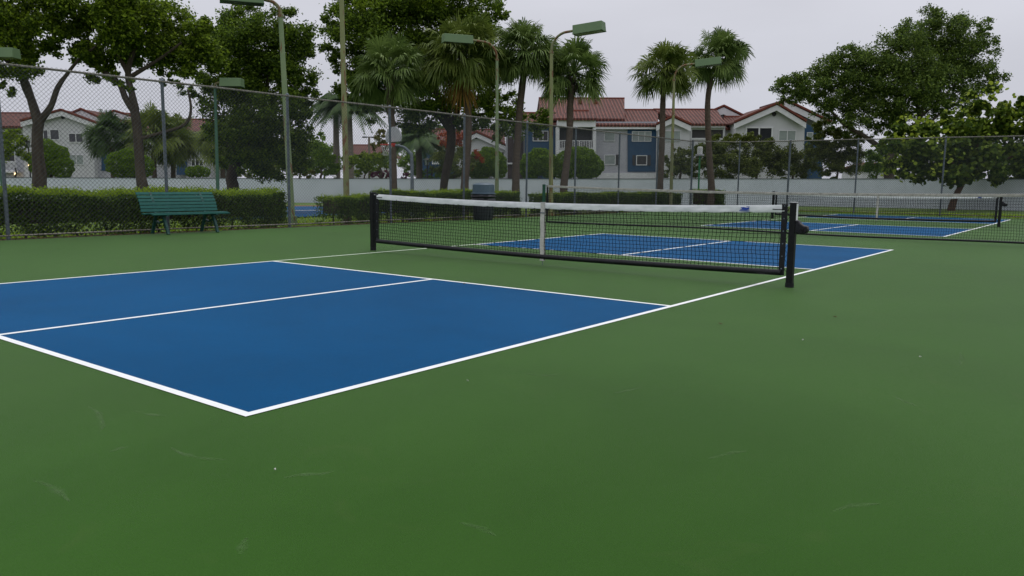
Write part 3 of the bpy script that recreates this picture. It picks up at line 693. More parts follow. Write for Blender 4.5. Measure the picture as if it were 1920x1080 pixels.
# ------------------------------------------------------------------ trees
def tree(name, label, cat, D, trunk, limbs, crowns, mb_=None, group=None, r0=.2, twigs=True):
    """trunk: [(px,py,r)...]; limbs: lists the same way; crowns: (part name, blobs, leaf size, K, material, power[, k])"""
    t0 = trunk[0]; b = at(t0[0], t0[1], D); b.z = min(G(b.x, b.y), -.06)
    root = empty(name, b, 0, label, cat, group); obs = []
    mb = MB(); pts = [Vector((b.x, b.y, b.z - .1))]; rad = [t0[2] * 1.3]
    for px, py, r in trunk: pts.append(at(px, py, D)); rad.append(r)
    if pts[1].z < pts[0].z + .1: pts.pop(0); rad.pop(0)
    sp_, sr = smooth(pts, rad); mb.tube(sp_, sr, 10)
    for lb in limbs:
        P_ = [at(q[0], q[1], D + (q[3] if len(q) > 3 else 0)) for q in lb]; R_ = [q[2] for q in lb]
        sp_, sr = smooth(P_, R_); mb.tube(sp_, sr, 8)
    obs.append(mb.build('trunk', mb_ or m_bark, None, True))
    for cr in crowns:
        C = crown_pts(cr[1], D, cr[2], cr[3]); k = cr[6] if len(cr) > 6 else 4
        V, F = leaves(C, cr[2], .6 if k == 4 else .95, .25, k)
        z = C[:, 2]; vv = RNG.uniform(0, 1, len(F)) ** cr[5]
        obs.append(npmesh(cr[0], V, F, vv, cr[4]))
    keep(root, *obs)
    return root
T_G = 'broad-leaved trees behind the side fence'
tree('shade_tree', 'leftmost forked shade tree behind the fence, light trunk splitting low', 'tree', 29,
     [(74, 352, .25), (74, 325, .24), (71, 290, .20), (70, 250, .19), (73, 226, .19)],
     [[(72, 230, .2), (58, 185, .15), (46, 150, .12), (20, 120, .09), (-15, 90, .06)], [(55, 182, .12), (42, 150, .09), (48, 110, .07), (60, 60, .05)],
      [(74, 228, .15), (95, 200, .11), (108, 165, .10), (125, 140, .07), (150, 110, .05), (190, 80, .04)], [(44, 148, .08), (15, 135, .07), (-20, 140, .05)]],
     [('crown', [(0, 20, 60), (50, 5, 55), (95, -5, 45), (30, 70, 50), (75, 60, 32), (10, 115, 38), (48, 118, 26), (95, 100, 22), (-20, 70, 50), (140, 20, 30), (3, 168, 16), (160, 60, 36), (175, 105, 30), (140, 90, 24), (120, 60, 18)], .125, 2.5, l_oak, 1.9)], group=T_G)
tree('shade_tree', 'forked shade tree directly behind the left end of the bench', 'tree', 29.5,
     [(268, 356, .21), (264, 330, .18), (261, 290, .17), (257, 240, .165), (252, 205, .16)],
     [[(252, 208, .16), (236, 185, .12), (225, 160, .10), (205, 142, .09), (170, 120, .06)], [(254, 206, .15), (246, 170, .12), (240, 140, .11), (250, 100, .09), (280, 60, .06)],
      [(241, 140, .09), (215, 90, .07), (190, 50, .05)], [(243, 145, .09), (300, 110, .06), (340, 80, .04)], [(256, 262, .08), (300, 250, .06), (346, 234, .06), (358, 205, .05), (352, 168, .035)]],
     [('crown', [(190, 30, 42), (235, 30, 45), (240, -15, 50), (285, 35, 45), (320, 50, 45), (215, 75, 42), (265, 85, 45), (350, 90, 45), (225, 115, 36), (190, 130, 24), (310, 100, 38), (385, 70, 36), (395, 110, 32), (345, 130, 24), (215, 150, 13), (240, 160, 11), (312, 145, 15), (160, 40, 24), (170, 5, 34)], .125, 2.5, l_oak, 1.8),
      ], group=T_G)
tree('shade_tree', 'dark thick-crowned shade tree right of the bench, trunk short and black', 'tree', 35,
     [(437, 352, .26), (434, 335, .24), (440, 310, .22), (446, 280, .2), (440, 230, .18)],
     [[(442, 300, .14), (420, 250, .1), (400, 200, .08)], [(446, 290, .14), (480, 240, .1), (500, 170, .08), (505, 100, .06)], [(440, 240, .12), (445, 170, .1), (450, 90, .07)]],
     [('crown', [(430, 45, 30), (460, 50, 40), (505, 45, 36), (540, 55, 36), (430, 95, 50), (480, 95, 55), (535, 100, 50), (575, 90, 26), (405, 145, 38), (455, 150, 55), (510, 150, 50), (560, 150, 34), (575, 185, 20), (420, 200, 42), (470, 205, 50), (520, 205, 45), (560, 215, 26), (440, 255, 38), (490, 255, 50), (540, 262, 42), (575, 250, 16), (500, 300, 40), (548, 300, 32), (455, 300, 26), (350, 165, 16), (372, 185, 12), (430, 300, 20)], .125, 2.1, l_dark, 1.6)], m_barkd, group=T_G)
tree('shade_tree', 'largest shade tree, wide crown over the fan palms at top centre', 'tree', 38,
     [(832, 352, .19), (837, 320, .20), (845, 280, .22), (845, 240, .22), (832, 205, .19)],
     [[(845, 245, .18), (820, 215, .14), (780, 190, .11), (730, 160, .08), (680, 120, .06)], [(845, 240, .18), (860, 200, .14), (880, 150, .1), (900, 80, .07)], [(838, 210, .15), (800, 140, .12), (760, 60, .08)], [(850, 235, .12), (900, 215, .08), (950, 215, .05)]],
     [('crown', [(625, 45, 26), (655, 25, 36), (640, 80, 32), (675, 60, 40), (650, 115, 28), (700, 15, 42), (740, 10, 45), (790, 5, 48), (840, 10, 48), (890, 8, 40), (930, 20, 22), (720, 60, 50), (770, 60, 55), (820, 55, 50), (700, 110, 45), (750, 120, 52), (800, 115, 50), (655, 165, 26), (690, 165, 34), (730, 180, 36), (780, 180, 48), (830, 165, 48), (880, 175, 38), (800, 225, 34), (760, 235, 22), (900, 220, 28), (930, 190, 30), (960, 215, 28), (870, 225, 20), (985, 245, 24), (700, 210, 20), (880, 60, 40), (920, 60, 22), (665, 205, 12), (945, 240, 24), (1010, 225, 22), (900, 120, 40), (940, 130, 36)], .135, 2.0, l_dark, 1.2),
      ('sun_tinted_crown', [(700, 0, 30), (745, -5, 34), (800, -8, 34), (850, 0, 34), (895, 5, 28), (930, 22, 16), (660, 15, 22)], .135, 1.3, l_oak, .9)], m_barkd, group=T_G)  # lighter leaf colour paints the light on the crown top
tree('spreading_tree', 'large spreading tree with flat dark crown against the sky at right', 'tree', 58,
     [(1668, 345, .38), (1666, 300, .34), (1680, 262, .3), (1690, 245, .28)],
     [[(1668, 290, .25), (1620, 255, .16), (1585, 235, .12), (1550, 200, .08)], [(1690, 248, .2), (1725, 225, .16), (1715, 180, .13), (1710, 130, .08)], [(1722, 225, .16), (1735, 190, .12), (1760, 140, .08)],
      [(1690, 246, .2), (1665, 200, .14), (1640, 170, .1)], [(1722, 222, .13), (1770, 180, .1), (1820, 130, .07)], [(1735, 240, .10), (1760, 215, .09), (1800, 190, .07)]],
     [('crown', [(1480, 165, 26), (1520, 155, 30), (1555, 140, 32), (1595, 120, 34), (1640, 125, 42), (1590, 185, 34), (1540, 180, 26), (1660, 190, 36), (1700, 190, 34), (1700, 145, 45), (1760, 110, 50), (1800, 140, 45), (1655, 225, 28), (1610, 215, 26), (1700, 75, 30), (1745, 40, 26), (1775, 45, 30), (1720, 65, 30), (1760, 75, 40), (1810, 65, 32), (1845, 55, 18), (1850, 80, 22), (1690, 85, 28), (1650, 100, 30), (1700, 110, 38), (1760, 120, 45), (1820, 110, 40), (1600, 105, 22), (1610, 130, 30), (1560, 130, 24), (1530, 145, 20), (1500, 155, 18), (1465, 158, 16), (1480, 178, 16), (1515, 175, 22), (1560, 165, 30), (1610, 165, 34), (1660, 150, 38), (1720, 160, 42), (1780, 165, 40), (1830, 155, 34), (1865, 145, 16), (1862, 165, 14), (1540, 200, 18), (1580, 205, 28), (1630, 205, 28), (1670, 215, 30), (1700, 235, 26), (1640, 240, 16), (1750, 205, 30), (1810, 190, 24), (1590, 240, 16), (1560, 235, 10), (1730, 240, 20), (1700, 262, 16)], .16, 1.25, l_fine, 1.4)], m_bark)
tree('sea_grape_tree', 'low broad round-leaved tree leaning over the white wall at far right', 'tree', 44,
     [(1784, 391, .2), (1790, 372, .17), (1800, 352, .15), (1812, 330, .14)],
     [[(1810, 335, .1), (1780, 300, .07), (1730, 270, .05)], [(1812, 330, .12), (1830, 280, .08), (1850, 220, .05)], [(1812, 332, .1), (1860, 310, .07), (1905, 290, .05)]],
     [('crown', [(1685, 245, 16), (1705, 255, 22), (1665, 275, 16), (1690, 290, 28), (1725, 275, 28), (1750, 250, 18), (1755, 300, 30), (1670, 310, 14), (1700, 318, 18), (1735, 325, 20), (1790, 260, 26), (1800, 235, 22), (1830, 215, 22), (1850, 190, 14), (1860, 230, 28), (1900, 225, 26), (1890, 200, 10), (1930, 200, 20), (1820, 265, 34), (1870, 275, 36), (1920, 265, 36), (1790, 305, 34), (1840, 310, 34), (1890, 310, 34), (1935, 310, 34), (1780, 328, 18), (1870, 335, 14), (1910, 330, 14), (1775, 215, 8), (1825, 175, 8), (1765, 235, 8), (1915, 185, 8)], .19, 2.6, l_grape, 1.8, 7), ('yellow_leaves', [(1700, 240, 30), (1750, 240, 26), (1850, 215, 50), (1900, 215, 40), (1720, 290, 50)], .19, .09, leafmat('yellow_green_round_leaf', (.16, .24, .02), (.30, .36, .04), .4), .7, 7)], m_redbark)

# small trees and shrubs behind the wall
def shrub(label, cat, D, blobs, m, leaf=.14, K=2.4, px=None, name='shrub', group=None, pw=1.3, trunk=None, extra=None):
    cx = px or sum(b[0] for b in blobs) / len(blobs)
    tr = trunk or [(cx, 335, .09), (cx + 2, 325, .07), (cx, 315, .05)]
    crowns = [('foliage', blobs, leaf, K, m, pw)]
    if extra: crowns.append(extra)
    return tree(name, label, cat, D, tr, [], crowns, m_bark, group)
def round_bush(label, D, blobs, group, m=None, leaf=.13):
    cx = sum(b[0] for b in blobs) / len(blobs); b0 = base(cx, D); root = empty('bush', b0, 0, label, 'bush', group); Cs = []
    mb = MB()
    for px, py, r_ in blobs:
        c = np.array(at(px, py, D)); R = r_ * D / FL; n = int(5.2 * 4 * math.pi * R * R / (leaf * leaf * .3) * .4)
        u = RNG.normal(size=(n, 3)); u /= np.linalg.norm(u, axis=1)[:, None]
        lump = 1 + .05 * np.sin(u[:, 0] * 9 + px) + .05 * np.sin(u[:, 2] * 11 + py) + .04 * np.sin(u[:, 1] * 13)
        Cs.append(c + u * (R * lump * (1 - np.abs(RNG.normal(0, .07, n))))[:, None])
    for k in range(5): mb.tube([b0 + Vector((random.uniform(-.3, .3), random.uniform(-.3, .3), -.1)), Vector(tuple(at(cx + (k - 2) * 5, blobs[0][1], D)))], [.06, .02], 6)
    C = np.concatenate(Cs); V, F = leaves(C, leaf, .6); o = npmesh('foliage', V, F, RNG.uniform(0, 1, len(F)) ** 1.3, m or l_bush)
    keep(root, o, mb.build('branches', m_barkd))
RB = 'rounded clipped bushes behind the white wall'
round_bush('rounded bush at the foot of the leftmost forked tree, behind the wall', 68, [(95, 300, 26), (115, 312, 22), (80, 312, 22), (90, 280, 18), (110, 290, 18)], RB)
round_bush('rounded bush behind the wall left of the second forked tree', 68, [(225, 308, 24), (248, 306, 26), (240, 296, 18), (268, 312, 20)], RB)
round_bush('low clipped bush behind the wall, left of the dark thick-crowned tree', 68, [(358, 322, 10), (372, 321, 11), (385, 323, 9)], RB)
round_bush('rounded bush with red neighbours, left of the pale stair tower of the long house', 62, [(905, 308, 26), (925, 306, 24), (915, 294, 18), (935, 318, 16), (893, 320, 16)], RB)
round_bush('rounded bush left of the small fan palm trunk', 62, [(1000, 308, 24), (1020, 305, 24), (1010, 295, 18), (1030, 318, 16), (990, 318, 16)], RB)
round_bush('largest rounded bush, in front of the balcony of the long house', 62, [(1065, 308, 26), (1095, 306, 28), (1080, 296, 22), (1112, 312, 20), (1050, 318, 16), (1100, 322, 16)], RB)
shrub('small tree with orange-red flowering tips left of the white gable', 'tree', 60, [(845, 290, 24), (830, 305, 20), (860, 310, 22), (850, 322, 18), (875, 300, 14)], l_thick, .16, 1.9, name='flowering_tree',
      extra=('blossom', [(832, 262, 12), (850, 258, 12), (868, 262, 12), (885, 290, 10), (900, 295, 8), (842, 272, 10), (885, 315, 7)], .16, 1.6, l_red, 1.0))
TH = 'scrubby screening shrubs behind the wall in front of the long house'
shrub('scrubby brownish shrub under the left one of the two right-hand palms', 'shrub', 60, [(1250, 318, 14), (1262, 300, 14), (1275, 310, 20), (1290, 295, 16), (1300, 312, 20), (1272, 285, 9)], l_thick, .16, 2.3, group=TH)
shrub('tall scrubby shrub between the lantern post and the fence post beside it', 'shrub', 60, [(1330, 285, 22), (1350, 300, 26), (1335, 315, 22), (1365, 280, 20), (1372, 315, 22), (1350, 265, 14), (1368, 262, 9)], l_thick, .16, 2.3, group=TH)
shrub('tall green-topped shrub below the large screened balcony window', 'shrub', 60, [(1400, 280, 22), (1420, 300, 26), (1395, 312, 22), (1440, 280, 20), (1445, 312, 22), (1385, 262, 12), (1410, 258, 10), (1425, 262, 12), (1445, 262, 8)], l_thick, .16, 2.3, group=TH)
shrub('open scrubby shrub under the twin-pane gable window', 'shrub', 60, [(1475, 290, 20), (1490, 308, 22), (1470, 318, 18), (1510, 300, 22), (1512, 318, 16), (1460, 298, 14)], l_thick, .16, 2.3, group=TH)
shrub('tall feathery grey-green shrub in front of the blue end wall', 'shrub', 60, [(1540, 240, 16), (1555, 260, 22), (1535, 275, 20), (1575, 280, 24), (1550, 300, 26), (1590, 305, 24), (1560, 320, 18), (1600, 285, 16), (1525, 262, 12), (1585, 250, 14), (1600, 255, 14), (1610, 262, 12)], l_thick, .15, 2.3, group=TH)
shrub('soft olive bush behind the wall under the big spreading tree', 'bush', 64, [(1630, 300, 20), (1645, 290, 18), (1640, 315, 16), (1655, 305, 16)], l_bush, .16, 2.2, name='bush', pw=1.8)
for i, (lab, bl, m, nm) in enumerate([
    ('low dark bush left of the leftmost forked trunk', [(20, 262, 16), (35, 275, 18), (10, 285, 16), (48, 290, 14), (30, 250, 12)], l_oak, 'bush'),
    ('olive bushes between the dark tree and the tall rusty pole', [(590, 300, 20), (612, 312, 18), (575, 318, 16), (600, 280, 14), (630, 305, 16)], l_bush, 'bush'),
    ('loose yellow-green bush right of the tall pale green pole', [(560, 322, 12), (580, 328, 9), (545, 320, 10)], l_yellow, 'bush'),
    ('dark green bush row left of the basketball hoop', [(665, 305, 14), (685, 300, 14), (705, 298, 12), (675, 318, 12), (700, 316, 12), (725, 300, 14)], l_oak, 'bush'),
    ('magenta flowering shrub below the basketball hoop', [(712, 328, 9), (725, 326, 8), (700, 329, 6), (760, 329, 7)], l_magenta, 'shrub'),
    ('dark shrub mass below the right side of the dark tree', [(480, 322, 14), (500, 318, 14), (455, 325, 10), (520, 325, 10)], l_thick, 'shrub'),
    ('yellow-leaved small tree left of the basketball board', [(712, 262, 10), (706, 275, 9), (715, 250, 8), (720, 272, 8)], l_yellow, 'tree'),
    ('low clipped bush in front of the blue wall left of the curved trunk', [(800, 326, 8), (815, 326, 8), (828, 326, 7), (790, 328, 6)], l_bush, 'bush')]):
    shrub(lab, nm, 70 - i, bl, m, .2, 2.2, name={'bush': 'bush', 'shrub': 'shrub', 'tree': 'small_tree'}[nm])
shrub('distant green tree behind the tennis-side lawn, above the small red roofs', 'tree', 110, [(600, 270, 14), (585, 285, 14), (615, 285, 12), (600, 255, 8)], l_bush, .3, 2, name='small_tree')

BT = 'background trees far behind the white wall'
for lab, D, bl, m in [('distant dark tree behind the dark trunk right of the bench', 95, [(400, 295, 18), (425, 300, 22), (450, 290, 26), (425, 280, 16)], l_dark),
        ('distant dark tree left of the tall pale green pole', 92, [(480, 285, 26), (505, 275, 26), (520, 295, 26), (490, 305, 24)], l_dark),
        ('distant tree right of the tall pale green pole', 94, [(550, 285, 24), (570, 270, 20), (580, 300, 22), (560, 310, 20), (545, 255, 16)], l_oak),
        ('distant loose tree left of the tall rusty olive pole', 98, [(600, 300, 18), (615, 290, 16), (590, 285, 14), (625, 312, 14)], l_bush),
        ('distant tree between the feather palms and the basketball board', 90, [(670, 315, 14), (690, 312, 14), (660, 300, 12), (712, 308, 14)], l_bush),
        ('distant tree behind the bushy feather palm right of the basketball board', 90, [(765, 300, 18), (790, 305, 18), (775, 318, 14), (810, 312, 12)], l_bush),
        ('distant tree above the small white gable', 100, [(830, 250, 14), (815, 240, 12), (790, 245, 14), (770, 250, 16), (845, 262, 10)], l_dark)]:
    shrub(lab, 'tree', D, bl, m, .26, 2.0, name='background_tree', group=BT)
# ------------------------------------------------------------------ palms
def fan_palm(label, D, trunk, head, R, m=l_palm, nf=46, dead=0, group='cabbage palms with round fan-leaf heads', squash=1.0, seed=0, up=1.0, tm=None):
    R *= 1.24; nf = int(nf * 1.9)
    rs = random.Random(seed)
    t0 = trunk[0]; b = at(t0[0], t0[1], D); b.z = min(G(b.x, b.y), -.06)
    root = empty('fan_palm', b, 0, label, 'palm tree', group)
    mb = MB(); P_ = [Vector((b.x, b.y, b.z - .1))] + [at(p[0], p[1], D) for p in trunk]; R_ = [trunk[0][2] * 1.15] + [p[2] for p in trunk]
    if P_[1].z < P_[0].z + .1: P_.pop(0); R_.pop(0)
    sp_, sr = smooth(P_, R_); sr = [r * (1 + .06 * math.sin(i * 2.7)) for i, r in enumerate(sr)]; mb.tube(sp_, sr, 12)
    tr = mb.build('trunk', tm or m_palmbark, None, True)
    c = at(head[0], head[1], D); V = []; F = []; vals = []; Vd = []; Fd = []; vd = []
    for i in range(nf + dead):
        isd = i >= nf
        az = rs.uniform(0, 2 * math.pi) if not isd else rs.uniform(0, 2 * math.pi)
        t = (i + .5) / nf
        el = math.radians(rs.uniform(-75, -55)) if isd else math.asin(max(-1, min(1, 1 - 1.58 * t * up + rs.uniform(-.06, .06))))
        d = Vector((math.cos(az) * math.cos(el), math.sin(az) * math.cos(el), math.sin(el)))
        pl = R * rs.uniform(.36, .64); droop = .16 * R * (1.25 - math.sin(el))
        side = d.cross(Vector((0, 0, 1)));
        if side.length < .1: side = Vector((1, 0, 0))
        side.normalize(); side = Matrix.Rotation(rs.gauss(0, .6), 3, d) @ side; nrm = side.cross(d).normalized()
        bend = (d - Vector((0, 0, 1)) * .25).normalized()
        A = c + d * pl + Vector((0, 0, -droop * .25))
        VV, FF, vv = (Vd, Fd, vd) if isd else (V, F, vals)
        tone = rs.random()
        def quad(a, b_, w1, w2, sd, tv):
            o = len(VV); VV.extend([a - sd * w1, a + sd * w1, b_ + sd * w2, b_ - sd * w2]); FF.append((o, o + 1, o + 2, o + 3)); vv.append(tv)
        quad(c, A, .02 * R, .014 * R, side, tone * .6)
        nl = 25; fr = R * rs.uniform(.36, .50)
        for k in range(nl):
            a = math.radians(-118 + 236 * k / (nl - 1)) + rs.uniform(-.05, .05)
            ld = (bend * math.cos(a) + side * math.sin(a) + nrm * (.12 * math.cos(a) + rs.uniform(-.08, .08))).normalized()
            ln = fr * (1 - .22 * abs(a) / 2) * rs.uniform(.85, 1.1)
            sd = ld.cross(nrm).normalized(); mid = A + ld * ln * .58 + Vector((0, 0, -.05 * R * (1.2 - math.sin(el))))
            tip = A + ld * ln * .9 + Vector((0, 0, -rs.uniform(.10, .24) * R * (1.1 - .5 * math.sin(el))))
            tv = min(1, max(0, tone * .6 + rs.uniform(0, .45)))
            wd = fr * .034
            quad(A, mid, wd * .35, wd, sd, tv); quad(mid, tip, wd, wd * .12, sd, min(1, tv + .1))
    cr = npmesh('crown', np.array([tuple(v) for v in V]), np.array(F), np.array(vals), m)
    obs = [tr, cr]
    if dead: obs.append(npmesh('dead_fronds', np.array([tuple(v) for v in Vd]), np.array(Fd), np.array(vd), l_dead))
    # leaf bases under the head
    mb = MB()
    for k in range(26):
        a = rs.uniform(0, 6.28); z = -rs.uniform(0, .5) * R; rr = sr[-1]
        p = c + Vector((math.cos(a) * rr, math.sin(a) * rr, z)); mb.bar(p, p + Vector((math.cos(a) * .18, math.sin(a) * .18, .28)), .05, .03)
    obs.append(mb.build('leaf_bases', m_barkd))
    keep(root, *obs)
fan_palm('olive fan palm left of centre, its trunk behind the basketball board', 32.5, [(739, 352, .13), (738, 300, .125), (736, 250, .13), (732, 195, .16), (731, 150, .16)], (731, 133), 1.5, l_palm, 46, seed=1, squash=1)
fan_palm('tall fan palm with orange dead fronds hanging under its head', 33, [(871, 352, .17), (875, 300, .16), (878, 240, .15), (876, 190, .15), (868, 140, .15)], (866, 97), 1.72, l_palmy, 54, 3, seed=2)
fan_palm('fan palm right of the pole whose lamp points left, its head dark', 34, [(967, 354, .17), (968, 300, .16), (972, 240, .15), (976, 190, .15), (983, 130, .15)], (984, 96), 1.55, l_palm, 48, seed=3)
fan_palm('fan palm standing before the red roof, trunk leaning left at its foot', 34, [(1057, 352, .17), (1062, 310, .15), (1068, 250, .14), (1069, 200, .14), (1072, 160, .13)], (1075, 136), 1.42, l_palm, 50, seed=4)
fan_palm('left one of the two fan palms standing against open sky', 37, [(1237, 353, .16), (1240, 300, .14), (1242, 240, .13), (1243, 190, .13), (1246, 150, .12)], (1246, 132), 1.42, l_palmy, 44, seed=5)
fan_palm('right and tallest one of the two fan palms standing against open sky', 38, [(1334, 352, .17), (1331, 310, .15), (1328, 250, .14), (1327, 190, .13), (1334, 140, .12)], (1345, 108), 1.42, l_palm, 50, seed=6)
PB = 'small fan palms in front of the left house'
fan_palm('small bushy fan palm before the left house, right of its twin window', 76, [(212, 334, .2), (210, 300, .2), (210, 275, .2)], (212, 255), 2.5, l_queen, 44, group=PB, seed=11)
fan_palm('yellowing fan palm right of the second forked trunk, before the left house', 74, [(290, 334, .22), (288, 300, .2), (288, 280, .2)], (292, 255), 2.9, l_palmy, 48, group=PB, seed=12)
fan_palm('fan palm behind the leaning grey fence post above the bench', 76, [(325, 334, .22), (325, 300, .2), (325, 285, .2)], (335, 262), 2.7, l_palmy, 44, group=PB, seed=13)
fan_palm('yellow-tinged fan palm behind the dark tree trunk right of the bench', 74, [(418, 334, .22), (418, 310, .2), (418, 290, .2)], (415, 268), 2.2, l_palmy, 40, group=PB, seed=14)

def feather_palm(label, D, trunk, head, R, nf=16, m=l_queen, tm=None, seed=0):
    rs = random.Random(seed); t0 = trunk[0]; b = at(t0[0], t0[1], D); b.z = G(b.x, b.y)
    root = empty('feather_palm', b, 0, label, 'palm tree', 'feather palms behind the white wall')
    mb = MB(); P_ = [b] + [at(p[0], p[1], D) for p in trunk]; R_ = [t0[2]] + [p[2] for p in trunk]; mb.tube(*smooth(P_, R_), 10)
    tr = mb.build('trunk', tm or m_greybark, None, True)
    c = at(head[0], head[1], D); V = []; F = []; vals = []
    for i in range(nf):
        az = rs.uniform(0, 6.28); el = math.radians(rs.uniform(-10, 80)); h = Vector((math.cos(az), math.sin(az), 0)); L = R * rs.uniform(.85, 1.1)
        prev = c
        for s_ in range(1, 15):
            t = s_ / 14; p = c + h * L * (math.cos(el) * t + .25 * t * t) + Vector((0, 0, L * (math.sin(el) * t - .95 * t * t)))
            d = (p - prev).normalized(); side = Vector((-h.y, h.x, 0)); tone = rs.random()
            o = len(V); V.extend([prev - side * .02, prev + side * .02, p + side * .02, p - side * .02]); F.append((o, o + 1, o + 2, o + 3)); vals.append(tone)
            for sg in (-1, 1):
                for q in (0, .5):
                    a = prev.lerp(p, q); ln = R * .30 * math.sin(math.pi * min(.95, t * .85 + .12)); tip = a + side * sg * ln * .75 + d * ln * .35 + Vector((0, 0, -ln * .55)); w_ = d * .065 * R / 2
                    o = len(V); V.extend([a - w_, a + w_, tip + w_ * .3, tip - w_ * .3]); F.append((o, o + 1, o + 2, o + 3)); vals.append(tone * .6 + rs.random() * .4)
            prev = p
    keep(root, tr, npmesh('crown', np.array([tuple(v) for v in V]), np.array(F), np.array(vals), m))
feather_palm('feather palm with pale trunk just left of the tall rusty olive pole', 72, [(632, 332, .3), (631, 290, .3), (630, 240, .25), (630, 205, .2)], (630, 192), 3.1, 30, seed=1)
feather_palm('feather palm with pale trunk just right of the tall rusty olive pole', 70, [(657, 332, .32), (656, 290, .32), (655, 240, .28), (655, 200, .2)], (656, 188), 3.1, 30, seed=2)
feather_palm('feather palm with bushy bright head right of the basketball board', 62, [(786, 332, .25), (786, 300, .25), (784, 275, .25)], (783, 258), 2.6, 38, l_queen, m_palmbark, seed=3)

# ------------------------------------------------------------------ buildings
class Bld:
    def __init__(s, name, label, px, D, yaw=0, cat='building'):
        fx = Vector((RT.x, RT.y, 0)).normalized(); fx = Matrix.Rotation(yaw, 3, 'Z') @ fx
        s.X = Vector((fx.x, fx.y, .0085)).normalized(); s.Y = Vector((-fx.y, fx.x, 0)).normalized(); s.Z = s.X.cross(s.Y).normalized()
        s.O = at(px, 345, D); s.O.z = G(s.O.x, s.O.y)
        R = Matrix((s.X, s.Y, s.Z)).transposed(); s.M = Matrix.Translation(s.O) @ R.to_4x4(); s.Mi = s.M.inverted()
        s.root = empty(name, label=label, cat=cat, M=s.M)
    def P(s, px, py, dy=0):
        d = ray(px, py); t = ((s.O + s.Y * dy) - CAM).dot(s.Y) / d.dot(s.Y)
        return s.Mi @ (CAM + d * t)
    def front(s, name, poly, m, dy=0, th=.3, parent=None):     # outline in pixels of the plane dy, extruded backwards
        pts = []
        for q in poly:
            if q[1] is None: p = s.P(q[0], 300, dy); p.z = -1.0
            else: p = s.P(q[0], q[1], dy)
            pts.append(Vector((p.x, dy, p.z)))
        mb = MB(); mb.prism(pts, (0, th, 0)); return mb.build(name, m, parent or s.root)
    def roof(s, px0, px1, pye, pyr, depth, m=None, dy=-.5, name='roof', x0r=None, x1r=None, parent=None):   # slope from the eave up and back to a ridge
        a, b = s.P(px0, pye, dy), s.P(px1, pye, dy); z = (a.z + b.z) / 2
        r0, r1 = s.P(x0r or px0, pyr, dy + depth), s.P(x1r or px1, pyr, dy + depth); zr = (r0.z + r1.z) / 2
        A, B = Vector((a.x, dy, z)), Vector((b.x, dy, z)); C, D_ = Vector((r1.x, dy + depth, zr)), Vector((r0.x, dy + depth, zr))
        mb = MB(); mb.prism([A, B, C, D_], (0, 0, -.22))
        o = mb.build(name, m or m_tile, parent or s.root)
        mb = MB(); mb.tube([D_ + Vector((0, 0, .02)), C + Vector((0, 0, .02))], .11, 6); mb.build('ridge_tiles', m_verge, o)
        back = MB(); E_, F_ = Vector((b.x, dy + 2 * depth, z)), Vector((a.x, dy + 2 * depth, z)); back.prism([D_, C, E_, F_], (0, 0, -.2)); back.build('rear_slope', m or m_tile, o)
        return o, (A, B, C, D_)
    def gable(s, L, A_, R_, depth, dy=-.4, fascia=.42, th=.16):   # two slopes running backwards, red verge over a white barge board
        l, a, r = (s.P(*q, dy) for q in (L, A_, R_))
        for k, (p, q) in enumerate(((l, a), (a, r))):
            p, q = Vector((p.x, dy, p.z)), Vector((q.x, dy, q.z))
            mb = MB(); mb.prism([p, q, q + Vector((0, depth, 0)), p + Vector((0, depth, 0))], (0, 0, -th)); o = mb.build('roof', m_tiley, s.root)
            mb = MB(); mb.bar(p + Vector((0, -.03, .03)), q + Vector((0, -.03, .03)), .2, .17); mb.build('verge_tiles', m_verge, o)
            mb = MB(); f = Vector((0, 0, -th - .005)); mb.prism([p + f, q + f, q + f + Vector((0, 0, -fascia)), p + f + Vector((0, 0, -fascia))], (0, .12, 0)); mb.build('barge_board', m_trim, o)
    def window(s, x0, x1, y0, y1, m=None, dy=0, div=1, fr=.07, name='window', pane='pane', frame=None):
        a, b = s.P(x0, y0, dy), s.P(x1, y1, dy); xa, xb, zt, zb_ = a.x, b.x, a.z, b.z
        mb = MB(); f = fr; d0, d1 = dy - .05, dy + .06
        mb.b2(xa, xb, d0, d1, zt - f, zt); mb.b2(xa, xb, d0, d1, zb_, zb_ + f)
        for k in range(div + 1):
            x = xa + (xb - xa - f) * k / div; mb.b2(x, x + f, d0 + .003, d1, zb_ + f, zt - f)
        o = mb.build(name, frame or m_trim, s.root)
        mb = MB(); mb.b2(xa + f * .3, xb - f * .3, dy - .012, dy + .02, zb_ + f * .3, zt - f * .3); mb.build(pane, m or m_glass, o)
        return o
    def railing(s, x0, x1, y0, y1, dy=0, n=14):
        a, b = s.P(x0, y0, dy), s.P(x1, y1, dy); mb = MB()
        mb.b2(a.x, b.x, dy - .03, dy + .03, a.z - .07, a.z); mb.b2(a.x, b.x, dy - .03, dy + .03, b.z, b.z + .07)
        for k in range(n + 1):
            x = a.x + (b.x - a.x) * k / n; w_ = .05 if k % 6 else .09; mb.b2(x - w_ / 2, x + w_ / 2, dy - .022, dy + .022, b.z + .06, a.z - .06)
        return mb.build('railing', m_trim, s.root)

